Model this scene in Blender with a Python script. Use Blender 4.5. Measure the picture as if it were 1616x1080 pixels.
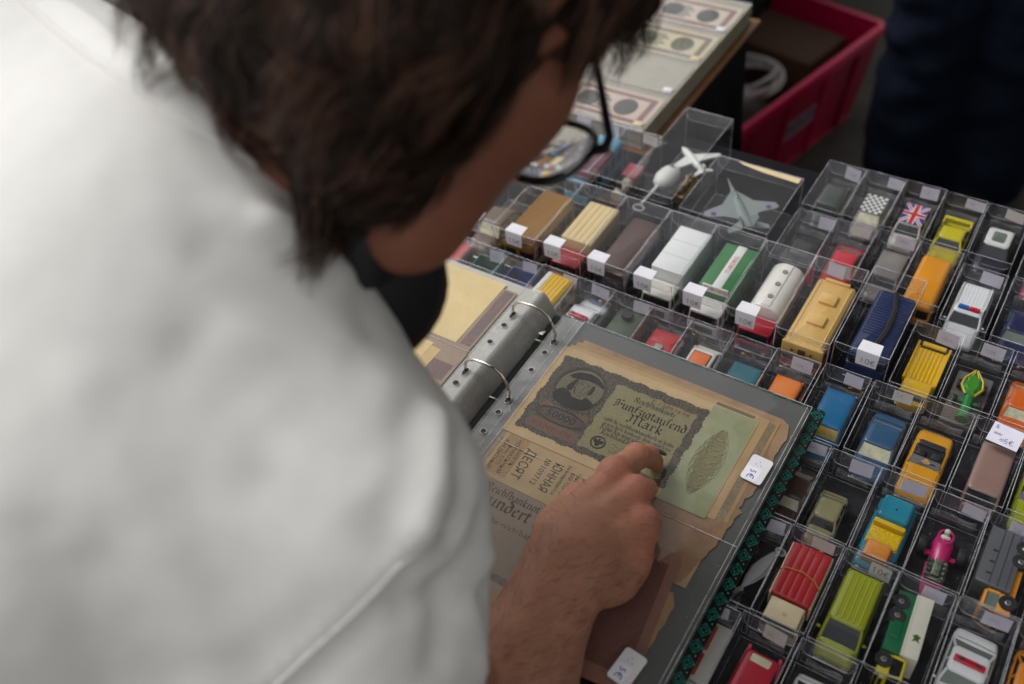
import bpy, bmesh, math, random
import numpy as np
from mathutils import Vector, Matrix, noise
from mathutils.bvhtree import BVHTree
for o in list(bpy.data.objects):
    bpy.data.objects.remove(o)
scene = bpy.context.scene
col = scene.collection
random.seed(7)
PI = math.pi
# ------------------------------------------------------------------ camera, world, light (units in the builders: millimetres)
RM = np.array([[0.844221087, 0.529562781, -0.082788989], [0.338447672, -0.646447180, -0.683783019], [-0.415624745, 0.549244303, -0.724973632]])
CAM = np.array([340.788597, -420.690550, 731.768150])
cd = bpy.data.cameras.new('camera'); cam = bpy.data.objects.new('camera', cd); col.objects.link(cam)
M = Matrix.Identity(4)
for i in range(3):
    M[i][0] = RM[0][i]; M[i][1] = -RM[1][i]; M[i][2] = -RM[2][i]; M[i][3] = CAM[i] * .001
cam.matrix_world = M
cd.sensor_width = 36; cd.lens = 36 * 1571 / 1616; cd.clip_start = .02; cd.clip_end = 200
cd.dof.use_dof = True; cd.dof.focus_distance = .85; cd.dof.aperture_fstop = 3.5; cd.dof.aperture_blades = 9
scene.camera = cam
w = bpy.data.worlds.new('World'); scene.world = w; w.use_nodes = True
nt = w.node_tree; bg = nt.nodes['Background']
sky = nt.nodes.new('ShaderNodeTexSky'); sky.sky_type = 'NISHITA'; sky.sun_disc = False
SUN_EL, SUN_AZ = math.radians(54), math.radians(-92)   # azimuth of the sun, measured from +Y towards +X
sky.sun_elevation = SUN_EL; sky.sun_rotation = SUN_AZ; sky.air_density = 1.0; sky.dust_density = 4.0; sky.ozone_density = 1.0
hs = nt.nodes.new('ShaderNodeHueSaturation'); hs.inputs['Saturation'].default_value = .0
nt.links.new(sky.outputs[0], hs.inputs['Color']); nt.links.new(hs.outputs[0], bg.inputs[0]); bg.inputs[1].default_value = .15
sl = bpy.data.lights.new('sun', 'SUN'); sun = bpy.data.objects.new('sun', sl); col.objects.link(sun)
sl.energy = .5; sl.angle = math.radians(16); sl.color = (1, .96, .9)
sd = Vector((math.sin(SUN_AZ) * math.cos(SUN_EL), math.cos(SUN_AZ) * math.cos(SUN_EL), math.sin(SUN_EL)))
sun.rotation_euler = sd.to_track_quat('Z', 'Y').to_euler(); sun.location = sd * 3
scene.view_settings.view_transform = 'Standard'; scene.view_settings.look = 'None'
scene.view_settings.exposure = 0.3; scene.view_settings.gamma = 1.0; scene.view_settings.use_curve_mapping = False
scene.render.engine = 'CYCLES'
cy = scene.cycles
cy.max_bounces = 10; cy.transparent_max_bounces = 40; cy.diffuse_bounces = 3; cy.glossy_bounces = 3; cy.transmission_bounces = 6
cy.caustics_reflective = False; cy.caustics_refractive = False; cy.use_denoising = True; cy.sample_clamp_indirect = 4

# ------------------------------------------------------------------ helpers
def lin(h):
    h = h.lstrip('#'); c = [int(h[i:i + 2], 16) / 255 for i in (0, 2, 4)]
    return tuple(x / 12.92 if x <= .04045 else ((x + .055) / 1.055) ** 2.4 for x in c)
MATS = {}
def mat(key, color, rough=.5, metal=0, var=.12, scale=60, bump=0, bscale=400, coat=0, dirt=0, sss=0, rvar=.1, spec=.5, stretch=None):
    if key in MATS: return MATS[key]
    m = bpy.data.materials.new(key); m.use_nodes = True; t = m.node_tree; N = t.nodes; L = t.links
    b = N['Principled BSDF']
    c = lin(color) if isinstance(color, str) else color
    tc = N.new('ShaderNodeTexCoord'); src = tc.outputs['Object']
    if stretch:
        mp = N.new('ShaderNodeMapping'); mp.inputs['Scale'].default_value = stretch; L.new(src, mp.inputs[0]); src = mp.outputs[0]
    n = N.new('ShaderNodeTexNoise'); n.inputs['Scale'].default_value = scale; n.inputs['Detail'].default_value = 5; n.inputs['Roughness'].default_value = .65
    L.new(src, n.inputs['Vector'])
    r = N.new('ShaderNodeValToRGB'); r.color_ramp.elements[0].position = .3; r.color_ramp.elements[1].position = .7
    r.color_ramp.elements[0].color = (*[max(0, x * (1 - var)) for x in c], 1); r.color_ramp.elements[1].color = (*[min(1, x * (1 + var)) for x in c], 1)
    L.new(n.outputs[0], r.inputs[0]); out = r.outputs[0]
    if dirt:
        n2 = N.new('ShaderNodeTexNoise'); n2.inputs['Scale'].default_value = scale * 6; n2.inputs['Detail'].default_value = 6; L.new(src, n2.inputs['Vector'])
        r2 = N.new('ShaderNodeValToRGB'); r2.color_ramp.elements[0].position = .56; r2.color_ramp.elements[1].position = .72
        r2.color_ramp.elements[0].color = (0, 0, 0, 1); r2.color_ramp.elements[1].color = (dirt, dirt, dirt, 1)
        L.new(n2.outputs[0], r2.inputs[0]); mx = N.new('ShaderNodeMixRGB'); L.new(r2.outputs[0], mx.inputs[0]); L.new(out, mx.inputs[1])
        mx.inputs[2].default_value = (c[0] * .45 + .02, c[1] * .42 + .018, c[2] * .4 + .015, 1); out = mx.outputs[0]
    L.new(out, b.inputs['Base Color'])
    mr = N.new('ShaderNodeMapRange'); mr.inputs['To Min'].default_value = max(0, rough - rvar); mr.inputs['To Max'].default_value = min(1, rough + rvar)
    L.new(n.outputs[0], mr.inputs[0]); L.new(mr.outputs[0], b.inputs['Roughness'])
    b.inputs['Metallic'].default_value = metal; b.inputs['Specular IOR Level'].default_value = spec
    if coat: b.inputs['Coat Weight'].default_value = coat; b.inputs['Coat Roughness'].default_value = .12
    if sss:
        b.inputs['Subsurface Weight'].default_value = sss; b.inputs['Subsurface Radius'].default_value = (.006, .0025, .0012)
        b.inputs['Subsurface Scale'].default_value = 1.0
    if bump:
        nb = N.new('ShaderNodeTexNoise'); nb.inputs['Scale'].default_value = bscale; nb.inputs['Detail'].default_value = 4; L.new(src, nb.inputs['Vector'])
        bp = N.new('ShaderNodeBump'); bp.inputs['Strength'].default_value = bump; bp.inputs['Distance'].default_value = .001
        L.new(nb.outputs[0], bp.inputs['Height']); L.new(bp.outputs[0], b.inputs['Normal'])
    MATS[key] = m; return m
def paint(h): return mat('paint ' + h, h, .34, var=.05, scale=40, coat=.35, dirt=.12, bump=.05, bscale=900)
def plastic(h): return mat('plastic ' + h, h, .45, var=.05, scale=40, dirt=.06)
def paper(h, v=.1): return mat('paper ' + h, h, .85, var=v, scale=35, dirt=.12, bump=.15, bscale=700, spec=.2)
def ink(h): return mat('ink ' + h, h, .85, var=.3, scale=500, spec=.15)
def clear(key, face=.05, edge=.75, haze=.03, rough=.06, tint=(.96, .96, .97), wob=.25, hscale=45, dust=.25, hcol=(.75, .74, .78)):
    """thin clear plastic sheet: transparent, a mirror-like film that grows towards grazing angles, and a little milky haze"""
    if key in MATS: return MATS[key]
    m = bpy.data.materials.new(key); m.use_nodes = True; t = m.node_tree; N = t.nodes; L = t.links
    N.remove(N['Principled BSDF']); out = N['Material Output']
    tr = N.new('ShaderNodeBsdfTransparent'); tr.inputs[0].default_value = (*tint, 1)
    gl = N.new('ShaderNodeBsdfGlossy'); gl.inputs['Roughness'].default_value = rough
    di = N.new('ShaderNodeBsdfDiffuse'); di.inputs[0].default_value = (*hcol, 1)
    tc = N.new('ShaderNodeTexCoord')
    n = N.new('ShaderNodeTexNoise'); n.inputs['Scale'].default_value = hscale; n.inputs['Detail'].default_value = 7; n.inputs['Roughness'].default_value = .6
    L.new(tc.outputs['Object'], n.inputs['Vector'])
    bp = N.new('ShaderNodeBump'); bp.inputs['Strength'].default_value = wob; bp.inputs['Distance'].default_value = .002
    nb = N.new('ShaderNodeTexNoise'); nb.inputs['Scale'].default_value = 28; nb.inputs['Detail'].default_value = 1.5; L.new(tc.outputs['Object'], nb.inputs['Vector'])
    L.new(nb.outputs[0], bp.inputs['Height']); L.new(bp.outputs[0], gl.inputs['Normal'])
    lw = N.new('ShaderNodeLayerWeight'); lw.inputs['Blend'].default_value = .5
    pw = N.new('ShaderNodeMath'); pw.operation = 'POWER'; pw.inputs[1].default_value = 4.0; L.new(lw.outputs['Facing'], pw.inputs[0])
    ma = N.new('ShaderNodeMath'); ma.operation = 'MULTIPLY_ADD'; ma.inputs[1].default_value = edge; ma.inputs[2].default_value = face; ma.use_clamp = True
    L.new(pw.outputs[0], ma.inputs[0])
    mr = N.new('ShaderNodeMapRange'); mr.inputs['From Min'].default_value = .38; mr.inputs['From Max'].default_value = .72
    mr.inputs['To Min'].default_value = haze * .3; mr.inputs['To Max'].default_value = haze * 2.2; L.new(n.outputs[0], mr.inputs[0])
    dn = N.new('ShaderNodeTexNoise'); dn.inputs['Scale'].default_value = 520; dn.inputs['Detail'].default_value = 2; L.new(tc.outputs['Object'], dn.inputs['Vector'])
    dr = N.new('ShaderNodeMapRange'); dr.inputs['From Min'].default_value = .66; dr.inputs['From Max'].default_value = .78; dr.inputs['To Max'].default_value = dust; L.new(dn.outputs[0], dr.inputs[0])
    ad = N.new('ShaderNodeMath'); ad.operation = 'ADD'; ad.use_clamp = True; L.new(mr.outputs[0], ad.inputs[0]); L.new(dr.outputs[0], ad.inputs[1]); mr = ad
    m1 = N.new('ShaderNodeMixShader'); L.new(mr.outputs[0], m1.inputs[0]); L.new(tr.outputs[0], m1.inputs[1]); L.new(di.outputs[0], m1.inputs[2])
    m2 = N.new('ShaderNodeMixShader'); L.new(ma.outputs[0], m2.inputs[0]); L.new(m1.outputs[0], m2.inputs[1]); L.new(gl.outputs[0], m2.inputs[2])
    L.new(m2.outputs[0], out.inputs[0]); MATS[key] = m; return m

class MB:
    def __init__(s): s.v = []; s.f = []; s.m = []; s.c = 0
    def add(s, vs, fs):
        b = len(s.v); s.v += [tuple(map(float, p)) for p in vs]; s.f += [tuple(i + b for i in f) for f in fs]; s.m += [s.c] * len(fs); return s
    def box(s, x0, x1, y0, y1, z0, z1):
        return s.add([(x0, y0, z0), (x1, y0, z0), (x1, y1, z0), (x0, y1, z0), (x0, y0, z1), (x1, y0, z1), (x1, y1, z1), (x0, y1, z1)],
                     [(3, 2, 1, 0), (4, 5, 6, 7), (0, 1, 5, 4), (1, 2, 6, 5), (2, 3, 7, 6), (3, 0, 4, 7)])
    def loft(s, rings, cap=True, closed=True):
        n = len(rings[0]); vs = [p for r in rings for p in r]; fs = []
        for i in range(len(rings) - 1):
            for j in range(n if closed else n - 1):
                k = (j + 1) % n; fs.append((i * n + j, i * n + k, (i + 1) * n + k, (i + 1) * n + j))
        if cap: fs += [tuple(range(n - 1, -1, -1)), tuple(range((len(rings) - 1) * n, len(rings) * n))]
        return s.add(vs, fs)
    def prism(s, poly, z0, z1): return s.loft([[(x, y, z0) for x, y in poly], [(x, y, z1) for x, y in poly]])
    def flat(s, poly, z): return s.add([(x, y, z) for x, y in poly], [tuple(range(len(poly)))])
    def rbox(s, x0, x1, y0, y1, z0, z1, r=2, e=None, seg=3):
        e = r * .5 if e is None else e
        def ring(z, i): return [(x, y, z) for x, y in rrect(x0 + i, x1 - i, y0 + i, y1 - i, max(.2, r - i), seg)]
        return s.loft([ring(z0, 0), ring(z1 - e, 0), ring(z1 - .35 * e, .3 * e), ring(z1, e)])
    def tube(s, pts, r, n=6, closed=False, cap=True):
        P = [Vector(p) for p in pts]; rings = []; up = None; m = len(P)
        for i, p in enumerate(P):
            a = P[(i - 1) % m] if (closed or i) else p; b = P[(i + 1) % m] if (closed or i < m - 1) else p
            t = (b - a).normalized() if (b - a).length > 1e-9 else Vector((0, 0, 1))
            if up is None: up = t.orthogonal().normalized()
            up = (up - t * up.dot(t)); up = up.normalized() if up.length > 1e-6 else t.orthogonal().normalized()
            sd_ = t.cross(up); rr = r[i] if isinstance(r, (list, tuple)) else r
            rings.append([tuple(p + (up * math.cos(2 * PI * k / n) + sd_ * math.sin(2 * PI * k / n)) * rr) for k in range(n)])
        if closed: rings.append(rings[0])
        return s.loft(rings, cap and not closed)
    def cyl(s, p0, p1, r0, n=16, r1=None):
        return s.tube([p0, p1], [r0, r0 if r1 is None else r1], n)
    def ell(s, c, r, nu=14, nv=8):
        rings = []
        for i in range(nv + 1):
            a = -PI / 2 + PI * i / nv; q = max(math.cos(a), .02)
            rings.append([(c[0] + r[0] * q * math.cos(2 * PI * k / nu), c[1] + r[1] * q * math.sin(2 * PI * k / nu), c[2] + r[2] * math.sin(a)) for k in range(nu)])
        return s.loft(rings)
    def ribbon(s, pts, w, z, ang=None):
        """flat pen stroke in the xy plane at height z; ang: broad-nib angle, else a round pen of width w"""
        if ang is not None:
            dx, dy = math.cos(ang) * w / 2, math.sin(ang) * w / 2
            for (a, b), (c, d) in zip(pts[:-1], pts[1:]):
                s.add([(a - dx, b - dy, z), (a + dx, b + dy, z), (c + dx, d + dy, z), (c - dx, d - dy, z)], [(0, 1, 2, 3)])
        else:
            L = []; R = []; n = len(pts)
            for i in range(n):
                a = pts[max(0, i - 1)]; b = pts[min(n - 1, i + 1)]; tx, ty = b[0] - a[0], b[1] - a[1]; l = math.hypot(tx, ty) or 1
                L.append((pts[i][0] - ty / l * w / 2, pts[i][1] + tx / l * w / 2, z)); R.append((pts[i][0] + ty / l * w / 2, pts[i][1] - tx / l * w / 2, z))
            s.add(L + R, [(i, i + 1, n + i + 1, n + i) for i in range(n - 1)])
        return s
    def mesh(s, name, mats, smooth=35):
        me = bpy.data.meshes.new(name)
        me.from_pydata([(x * .001, y * .001, z * .001) for x, y, z in s.v], [], s.f)
        for m in (mats if isinstance(mats, (list, tuple)) else [mats]): me.materials.append(m)
        me.polygons.foreach_set('material_index', s.m)
        if smooth:
            me.polygons.foreach_set('use_smooth', [True] * len(s.f)); me.set_sharp_from_angle(angle=math.radians(smooth))
        me.update(); return me
    def build(s, name, mats, parent=None, smooth=35, loc=None, rot=None):
        return link(name, s.mesh(name, mats, smooth), parent, loc, rot)
def link(name, me, parent=None, loc=None, rot=None):
    o = bpy.data.objects.new(name, me); col.objects.link(o); o.parent = parent
    if loc is not None: o.location = [c * .001 for c in loc]
    if rot is not None: o.rotation_euler = rot
    return o
def rrect(x0, x1, y0, y1, r, seg=3):
    r = min(r, (x1 - x0) / 2 - .01, (y1 - y0) / 2 - .01); P = []
    for cx, cy, a in ((x1 - r, y0 + r, -PI / 2), (x1 - r, y1 - r, 0), (x0 + r, y1 - r, PI / 2), (x0 + r, y0 + r, PI)):
        P += [(cx + r * math.cos(a + PI / 2 * k / seg), cy + r * math.sin(a + PI / 2 * k / seg)) for k in range(seg + 1)]
    return P
def tag(o, label, cat, group=None, kind=None):
    o['label'] = label; o['category'] = cat
    if group: o['group'] = group
    if kind: o['kind'] = kind
    return o
def empty(name, loc, rz=0, rot=None):
    o = bpy.data.objects.new(name, None); col.objects.link(o); o.location = [c * .001 for c in loc]; o.rotation_euler = rot or (0, 0, rz); o.empty_display_size = .01; return o
def struct(o): o['kind'] = 'structure'; return o
def text_mb(mb, txt, size, x, y, z, rot=0, bold=0, sx=1, shear=0, align='CENTER'):
    """print built-in font letters as flat geometry into mb (mm)"""
    cu = bpy.data.curves.new('print', 'FONT'); cu.body = txt; cu.size = size; cu.align_x = align; cu.align_y = 'CENTER'; cu.offset = bold; cu.shear = shear; cu.resolution_u = 2
    ob = bpy.data.objects.new('print', cu); col.objects.link(ob); bpy.context.view_layer.update()
    me = bpy.data.meshes.new_from_object(ob.evaluated_get(bpy.context.evaluated_depsgraph_get()))
    c, s_ = math.cos(rot), math.sin(rot)
    vs = [(x + c * v.co.x * sx - s_ * v.co.y, y + s_ * v.co.x * sx + c * v.co.y, z) for v in me.vertices]
    if vs: mb.add(vs, [tuple(p.vertices) for p in me.polygons])
    bpy.data.objects.remove(ob); bpy.data.curves.remove(cu); bpy.data.meshes.remove(me)
    return mb
# signed-distance modelling for bodies: smooth unions of tapered capsules and ellipsoids, meshed by surface nets
def sd_cap(X, a, b, ra, rb):
    a = np.asarray(a, np.float32); b = np.asarray(b, np.float32); ab = b - a
    h = np.clip(((X - a) @ ab) / max(float(ab @ ab), 1e-6), 0, 1)
    d = X - a - h[..., None] * ab
    return np.sqrt((d * d).sum(-1)) - (ra + (rb - ra) * h)
def sd_ell(X, c, r, A=None):
    p = X - np.asarray(c, np.float32)
    if A is not None: p = p @ np.asarray(A, np.float32).T      # rows of A: local axes
    r = np.asarray(r, np.float32); q = p / r; k0 = np.sqrt((q * q).sum(-1)); q = q / r; k1 = np.sqrt((q * q).sum(-1)) + 1e-9
    return k0 * (k0 - 1) / k1
def smin(a, b, k):
    h = np.clip(.5 + .5 * (b - a) / k, 0, 1); return b + (a - b) * h - k * h * (1 - h)
def sdf_mesh(prims, lo, hi, h):
    lo = np.array(lo, np.float32); n = [int(math.ceil((hi[i] - lo[i]) / h)) + 1 for i in range(3)]
    ax = [lo[i] + h * np.arange(n[i], dtype=np.float32) for i in range(3)]
    X = np.stack(np.meshgrid(*ax, indexing='ij'), -1); D = np.full(n, 1e3, np.float32)
    for p in prims:
        d = sd_cap(X, *p[1:5]) if p[0] == 'c' else sd_ell(X, *p[1:4])
        k = p[-1]
        D = smin(D, d, k) if k >= 0 else -smin(-D, d, -k)
    S = D < 0; c = [(i, j, k) for i in (0, 1) for j in (0, 1) for k in (0, 1)]
    sl_ = lambda A, o: A[o[0]:n[0] - 1 + o[0], o[1]:n[1] - 1 + o[1], o[2]:n[2] - 1 + o[2]]
    cnt = sum(sl_(S, o).astype(np.int8) for o in c); act = (cnt > 0) & (cnt < 8)
    idx = np.full(act.shape, -1, np.int64); ids = np.argwhere(act); idx[act] = np.arange(len(ids))
    acc = np.zeros((len(ids), 3)); num = np.zeros(len(ids))
    for o in c:
        for a in range(3):
            if o[a]: continue
            q = list(o); q[a] = 1
            va = D[ids[:, 0] + o[0], ids[:, 1] + o[1], ids[:, 2] + o[2]]; vb = D[ids[:, 0] + q[0], ids[:, 1] + q[1], ids[:, 2] + q[2]]
            x = (va < 0) != (vb < 0); t = np.where(x, va / np.where(x, va - vb, 1), 0)
            pt = np.tile(np.array(o, float), (len(ids), 1)); pt[:, a] += t; acc[x] += pt[x]; num[x] += 1
    V = (ids + acc / num[:, None]) * h + lo; F = []
    for a in range(3):
        b_, c_ = (a + 1) % 3, (a + 2) % 3; s0 = [slice(None)] * 3; s1 = [slice(None)] * 3; s0[a] = slice(0, -1); s1[a] = slice(1, None)
        A0, A1 = S[tuple(s0)], S[tuple(s1)]; E_ = np.argwhere(A0 != A1)
        ok = np.all(E_ > 0, 1) if False else (E_[:, b_] > 0) & (E_[:, c_] > 0) & (E_[:, b_] < n[b_] - 1) & (E_[:, c_] < n[c_] - 1)
        E_ = E_[ok]; sgn = A0[E_[:, 0], E_[:, 1], E_[:, 2]]
        def cell(db, dc):
            q = E_.copy(); q[:, b_] -= db; q[:, c_] -= dc; return idx[q[:, 0], q[:, 1], q[:, 2]]
        Q = np.stack([cell(1, 1), cell(0, 1), cell(0, 0), cell(1, 0)], 1); Q[~sgn] = Q[~sgn][:, ::-1]; F.append(Q)
    return V, np.concatenate(F)
def np_mesh(name, V, F, mats, smooth=True):
    me = bpy.data.meshes.new(name); me.vertices.add(len(V)); me.vertices.foreach_set('co', (np.asarray(V) * .001).ravel().astype(np.float32))
    me.loops.add(F.size); me.loops.foreach_set('vertex_index', F.ravel().astype(np.int32)); me.polygons.add(len(F))
    me.polygons.foreach_set('loop_start', np.arange(0, F.size, F.shape[1], dtype=np.int32))
    me.update(calc_edges=True)
    if smooth: me.polygons.foreach_set('use_smooth', np.ones(len(F), bool))
    for m in mats: me.materials.append(m)
    me.validate(); return me
def pt(*c): return np.array(c, float)
# ------------------------------------------------------------------ setting: ground and tables
def pavement():
    b = MB(); b.add([(-20000, -20000, -750), (20000, -20000, -750), (20000, 20000, -750), (-20000, 20000, -750)], [(0, 1, 2, 3)])
    m = mat('paving stone', '#47433d', .9, var=.35, scale=9, bump=.5, bscale=120, dirt=.4)
    struct(b.build('ground', m))
pavement()
black_cloth = mat('black table cloth', '#17171a', .95, var=.25, scale=30, bump=.3, bscale=1500, spec=.15)
wood = mat('table wood', '#6b4a2c', .6, var=.3, scale=12, stretch=(1, 14, 14), bump=.2, bscale=60)
def table(x0, x1, y0, y1, label, clabel):
    t = empty('market_table', ((x0 + x1) / 2, (y0 + y1) / 2, -750)); tag(t, label, 'table', 'market stall tables')
    cx, cy_ = (x0 + x1) / 2, (y0 + y1) / 2; hx, hy = (x1 - x0) / 2 - 6, (y1 - y0) / 2 - 6
    MB().rbox(-hx, hx, -hy, hy, 722, 748, 6).build('tabletop', wood, t)
    lm = None
    for sx in (-1, 1):
        for sy in (-1, 1):
            if lm is None: lm = MB().rbox(-22, 22, -22, 22, 0, 722, 4).mesh('leg', wood)
            link('leg', lm, t, (sx * (hx - 60), sy * (hy - 60), 0))
    # cloth: top sheet, rounded edge, hanging folds
    b = MB(); n = 220; rings = []
    def per(s, off):
        w_, h_ = x1 - x0, y1 - y0; d = s * 2 * (w_ + h_)
        if d < w_: p, nn = (x0 + d, y0), (0, -1)
        elif d < w_ + h_: p, nn = (x1, y0 + d - w_), (1, 0)
        elif d < 2 * w_ + h_: p, nn = (x1 - (d - w_ - h_), y1), (0, 1)
        else: p, nn = (x0, y1 - (d - 2 * w_ - h_)), (-1, 0)
        return p[0] + nn[0] * off, p[1] + nn[1] * off
    for k, (z, off, wv) in enumerate(((0, -4, 0), (-1, -1, 0), (-4, .8, 0), (-60, 5, 5), (-160, 10, 12), (-300, 14, 20), (-520, 18, 26))):
        r = []
        for i in range(n):
            x, y = per(i / n, off + wv * (math.sin(i * .83) * .7 + math.sin(i * 1.9 + x0) * .4)); r.append((x, y, z))
        rings.append(r)
    b.loft(rings, cap=False); b.add(rings[0], [tuple(range(n))])
    c = b.build('table_cloth', black_cloth, smooth=60); tag(c, clabel, 'table cloth', 'black stall cloths')
table(-760, 900, -470, 530, 'wooden stall table under the boxes of toy cars', 'black cloth under the plastic toy boxes and ring binder')
table(-1100, -92, 534, 760, 'wooden neighbouring stall table under the album of old notes', 'black cloth hanging below the album of small banknotes')

# ------------------------------------------------------------------ ring binder
cover_m = mat('black lacquered binder cover', '#0d0f10', .3, var=.2, scale=80, coat=.4, bump=.1, bscale=900)
chrome = mat('nickel plated wire', '#c9c2b4', .18, metal=1, var=.1, scale=200)
grey_page = mat('dark grey page backing', '#565653', .6, var=.06, scale=18, spec=.3)
film = clear('pocket film', face=.035, edge=.6, haze=.014, rough=.03, wob=.14, hscale=16)
film_strip = clear('hole strip film', face=.05, edge=.6, haze=.2, rough=.16, wob=.5, hscale=22, hcol=(.6, .6, .6))
weld = clear('weld line film', face=.1, edge=.5, haze=.4, rough=.2)
teal = mat('teal foil print', '#0f8a78', .35, var=.45, scale=300, metal=.3)
binder = empty('ring_binder', (0, 0, 41)); tag(binder, 'open ring binder of banknotes in clear pockets with black and teal cover', 'binder')
def lb(b, name, m, **k): return b.build(name, m, binder, loc=(0, 0, -41), **k)
lb(MB().rbox(-19, 233, -166, 157, 41, 44, 3, .8), 'cover_board', cover_m)
lb(MB().rbox(-262, -72, -166, 157, 41, 44, 3, .8), 'cover_board', cover_m)
lb(MB().rbox(-71, -20, -166, 157, 40.6, 43, 1.5, .5), 'spine', cover_m)
def diamonds():
    b = MB(); z = 44.12; rnd = random.Random(3)
    def dia(cx, cy_, s, w_):
        for k in (1.0, .5):
            q = [(cx + k * s * .5 * math.cos(PI / 2 * i + .12), cy_ + k * s * .5 * math.sin(PI / 2 * i + .12)) for i in range(4)]
            for i in range(4):
                p, r = q[i], q[(i + 1) % 4]; b.ribbon([p, ((p[0] + r[0]) / 2 + rnd.uniform(-.2, .2), (p[1] + r[1]) / 2 + rnd.uniform(-.2, .2)), r], w_, z)
        for i in range(4):
            a = PI / 2 * i + .12; b.ribbon([(cx + s * .13 * math.cos(a), cy_ + s * .13 * math.sin(a)), (cx + s * .5 * math.cos(a), cy_ + s * .5 * math.sin(a))], w_ * .8, z)
            b.ribbon([(cx + s * .5 * math.cos(a) + s * .14 * math.cos(a + 2.3), cy_ + s * .5 * math.sin(a) + s * .14 * math.sin(a + 2.3)), (cx + s * .56 * math.cos(a), cy_ + s * .56 * math.sin(a)), (cx + s * .5 * math.cos(a) + s * .14 * math.cos(a - 2.3), cy_ + s * .5 * math.sin(a) + s * .14 * math.sin(a - 2.3))], w_ * .8, z)
    for i in range(22):
        dia(227.3, 150 - 14.4 * i, 10.8, .42)
    for i in range(1, 18):
        dia(227.3 - 13.4 * i, 150.6, 10, .42)
    o = b.build('cover_pattern', teal, binder, loc=(0, 0, -41), smooth=0)
    d = MB()
    for i in range(22): d.cyl((232 - 1.5, 142.8 - 14.4 * i, 44.0), (232 - 1.5, 142.8 - 14.4 * i, 44.15), .5, 6)
    d.build('cover_dot', mat('gold foil dot', '#b8a878', .4, metal=.6), binder, loc=(0, 0, -41))
diamonds()
# sheets of the right-hand stack
for i in range(7):
    j = random.Random(i).uniform
    z = 44.3 + i * 1.4
    lb(MB().rbox(-21 + j(-1, 1), 222.6 - i * .2 + j(-.8, .4), -151, 145.5 + j(-.8, .5), z, z + 1.1, 2, .3), 'page', grey_page)
def sheet(x0, x1, y0, y1, z, amp, name, m, nx=30, ny=40, parent=binder):
    b = MB(); vs = []
    for i in range(nx + 1):
        for j in range(ny + 1):
            x = x0 + (x1 - x0) * i / nx; y = y0 + (y1 - y0) * j / ny
            e = min(1, 6 * i / nx, 6 * (nx - i) / nx, 6 * j / ny, 6 * (ny - j) / ny)
            vs.append((x, y, z + amp * e * (noise.noise((x * .02, y * .02, z)) + .5 * noise.noise((x * .05, y * .05, z)))))
    b.add(vs, [(i * (ny + 1) + j, (i + 1) * (ny + 1) + j, (i + 1) * (ny + 1) + j + 1, i * (ny + 1) + j + 1) for i in range(nx) for j in range(ny)])
    return b.build(name, m, parent, loc=(0, 0, -41) if parent else None, smooth=80)
sheet(1, 223, -11, 145, 57.3, .7, 'pocket_film', film)
sheet(1, 223, -151, -13.5, 57.2, .5, 'pocket_film', film)
sheet(-22, 1, -151, 145, 55.6, .2, 'hole_strip', film_strip, 6, 40)
wl = MB()
for pts in ([(1, -151), (1, 145)], [(219.6, -151), (219.6, 144)], [(223, -151), (223, 145)], [(1, -12.2), (222, -12.2)], [(1, 145), (223, 145)], [(-6.5, -150), (-6.5, 145)]):
    wl.tube([(x, y, 57.35 if x >= 1 else 55.8) for x, y in pts], .32, 5)
wl.build('weld_line', weld, binder, loc=(0, 0, -41))
hole_d = mat('hole in film', '#2a2a28', .8); hole_r = clear('hole rim', face=.15, edge=.4, haze=.5)
def hole(x, y, z, lx=2.9, ly=2.9):
    b = MB(); b.flat([(x + (lx - .2) * math.cos(a * PI / 8), y + (ly - .2) * math.sin(a * PI / 8)) for a in range(16)], z + .12)
    b.c = 1; b.tube([(x + lx * math.cos(a * PI / 10), y + ly * math.sin(a * PI / 10), z + .25) for a in range(20)], .38, 5, closed=True)
    b.build('punched_hole', [hole_d, hole_r], binder, loc=(0, 0, -41))
RY = (112, 32, -48, -128)
for y in RY:
    hole(-12.5, y - 2, 55.7, 2.6, 4.4); hole(-12.5, y - 18, 55.7); hole(-12.5, y - 42, 55.7)
# left-hand stack: flat, then bending down into the spine
def lz(x):
    if x <= -47: return 71.0
    t = min(1, (x + 47) / 15); return 71 - 25 * (1 - math.cos(t * PI / 2)) - 3 * t
def bent(name, m, x0, x1, y0, y1, dz, shr=0):
    b = MB(); xs = [x0 + (x1 - x0) * i / 40 for i in range(41)]
    top = [[(x, y, lz(x) + dz) for x in xs] for y in (y0, (y0 + y1) / 2, y1)]
    vs = [p for r in top for p in r]
    b.add(vs, [(r * 41 + i, r * 41 + i + 1, (r + 1) * 41 + i + 1, (r + 1) * 41 + i) for r in range(2) for i in range(40)])
    return b.build(name, m, binder, loc=(0, 0, -41), smooth=80)
for i in range(9):
    j = random.Random(40 + i).uniform
    z = 44.3 + i * 2.9
    lb(MB().rbox(-250 + j(-1, 1), -47 + j(-2, 1), -150, 148 + j(-.8, .8), z, z + 2.5, 2, .4), 'page', mat('sky lit grey page backing', '#bdbbb0', .6, var=.08, scale=18, spec=.3))  # left pages made paler: brightness of reflected sky put into the colour
for i in range(7):
    bent('page_edge', mat('sky lit grey page', '#b2b0a5', .35, var=.1, scale=20), -48 + i * .2, -33.5 - i * .35, -150, 150 - i * .3, -.5 - i * 1.3)  # page ends lightened too, for the reflected sky
o = sheet(-250, -63, 50.5, 150, 73.6, 2.6, 'pocket_film', film)
o = sheet(-250, -63, -150, 49, 73.4, 1.6, 'pocket_film', film)
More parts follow.
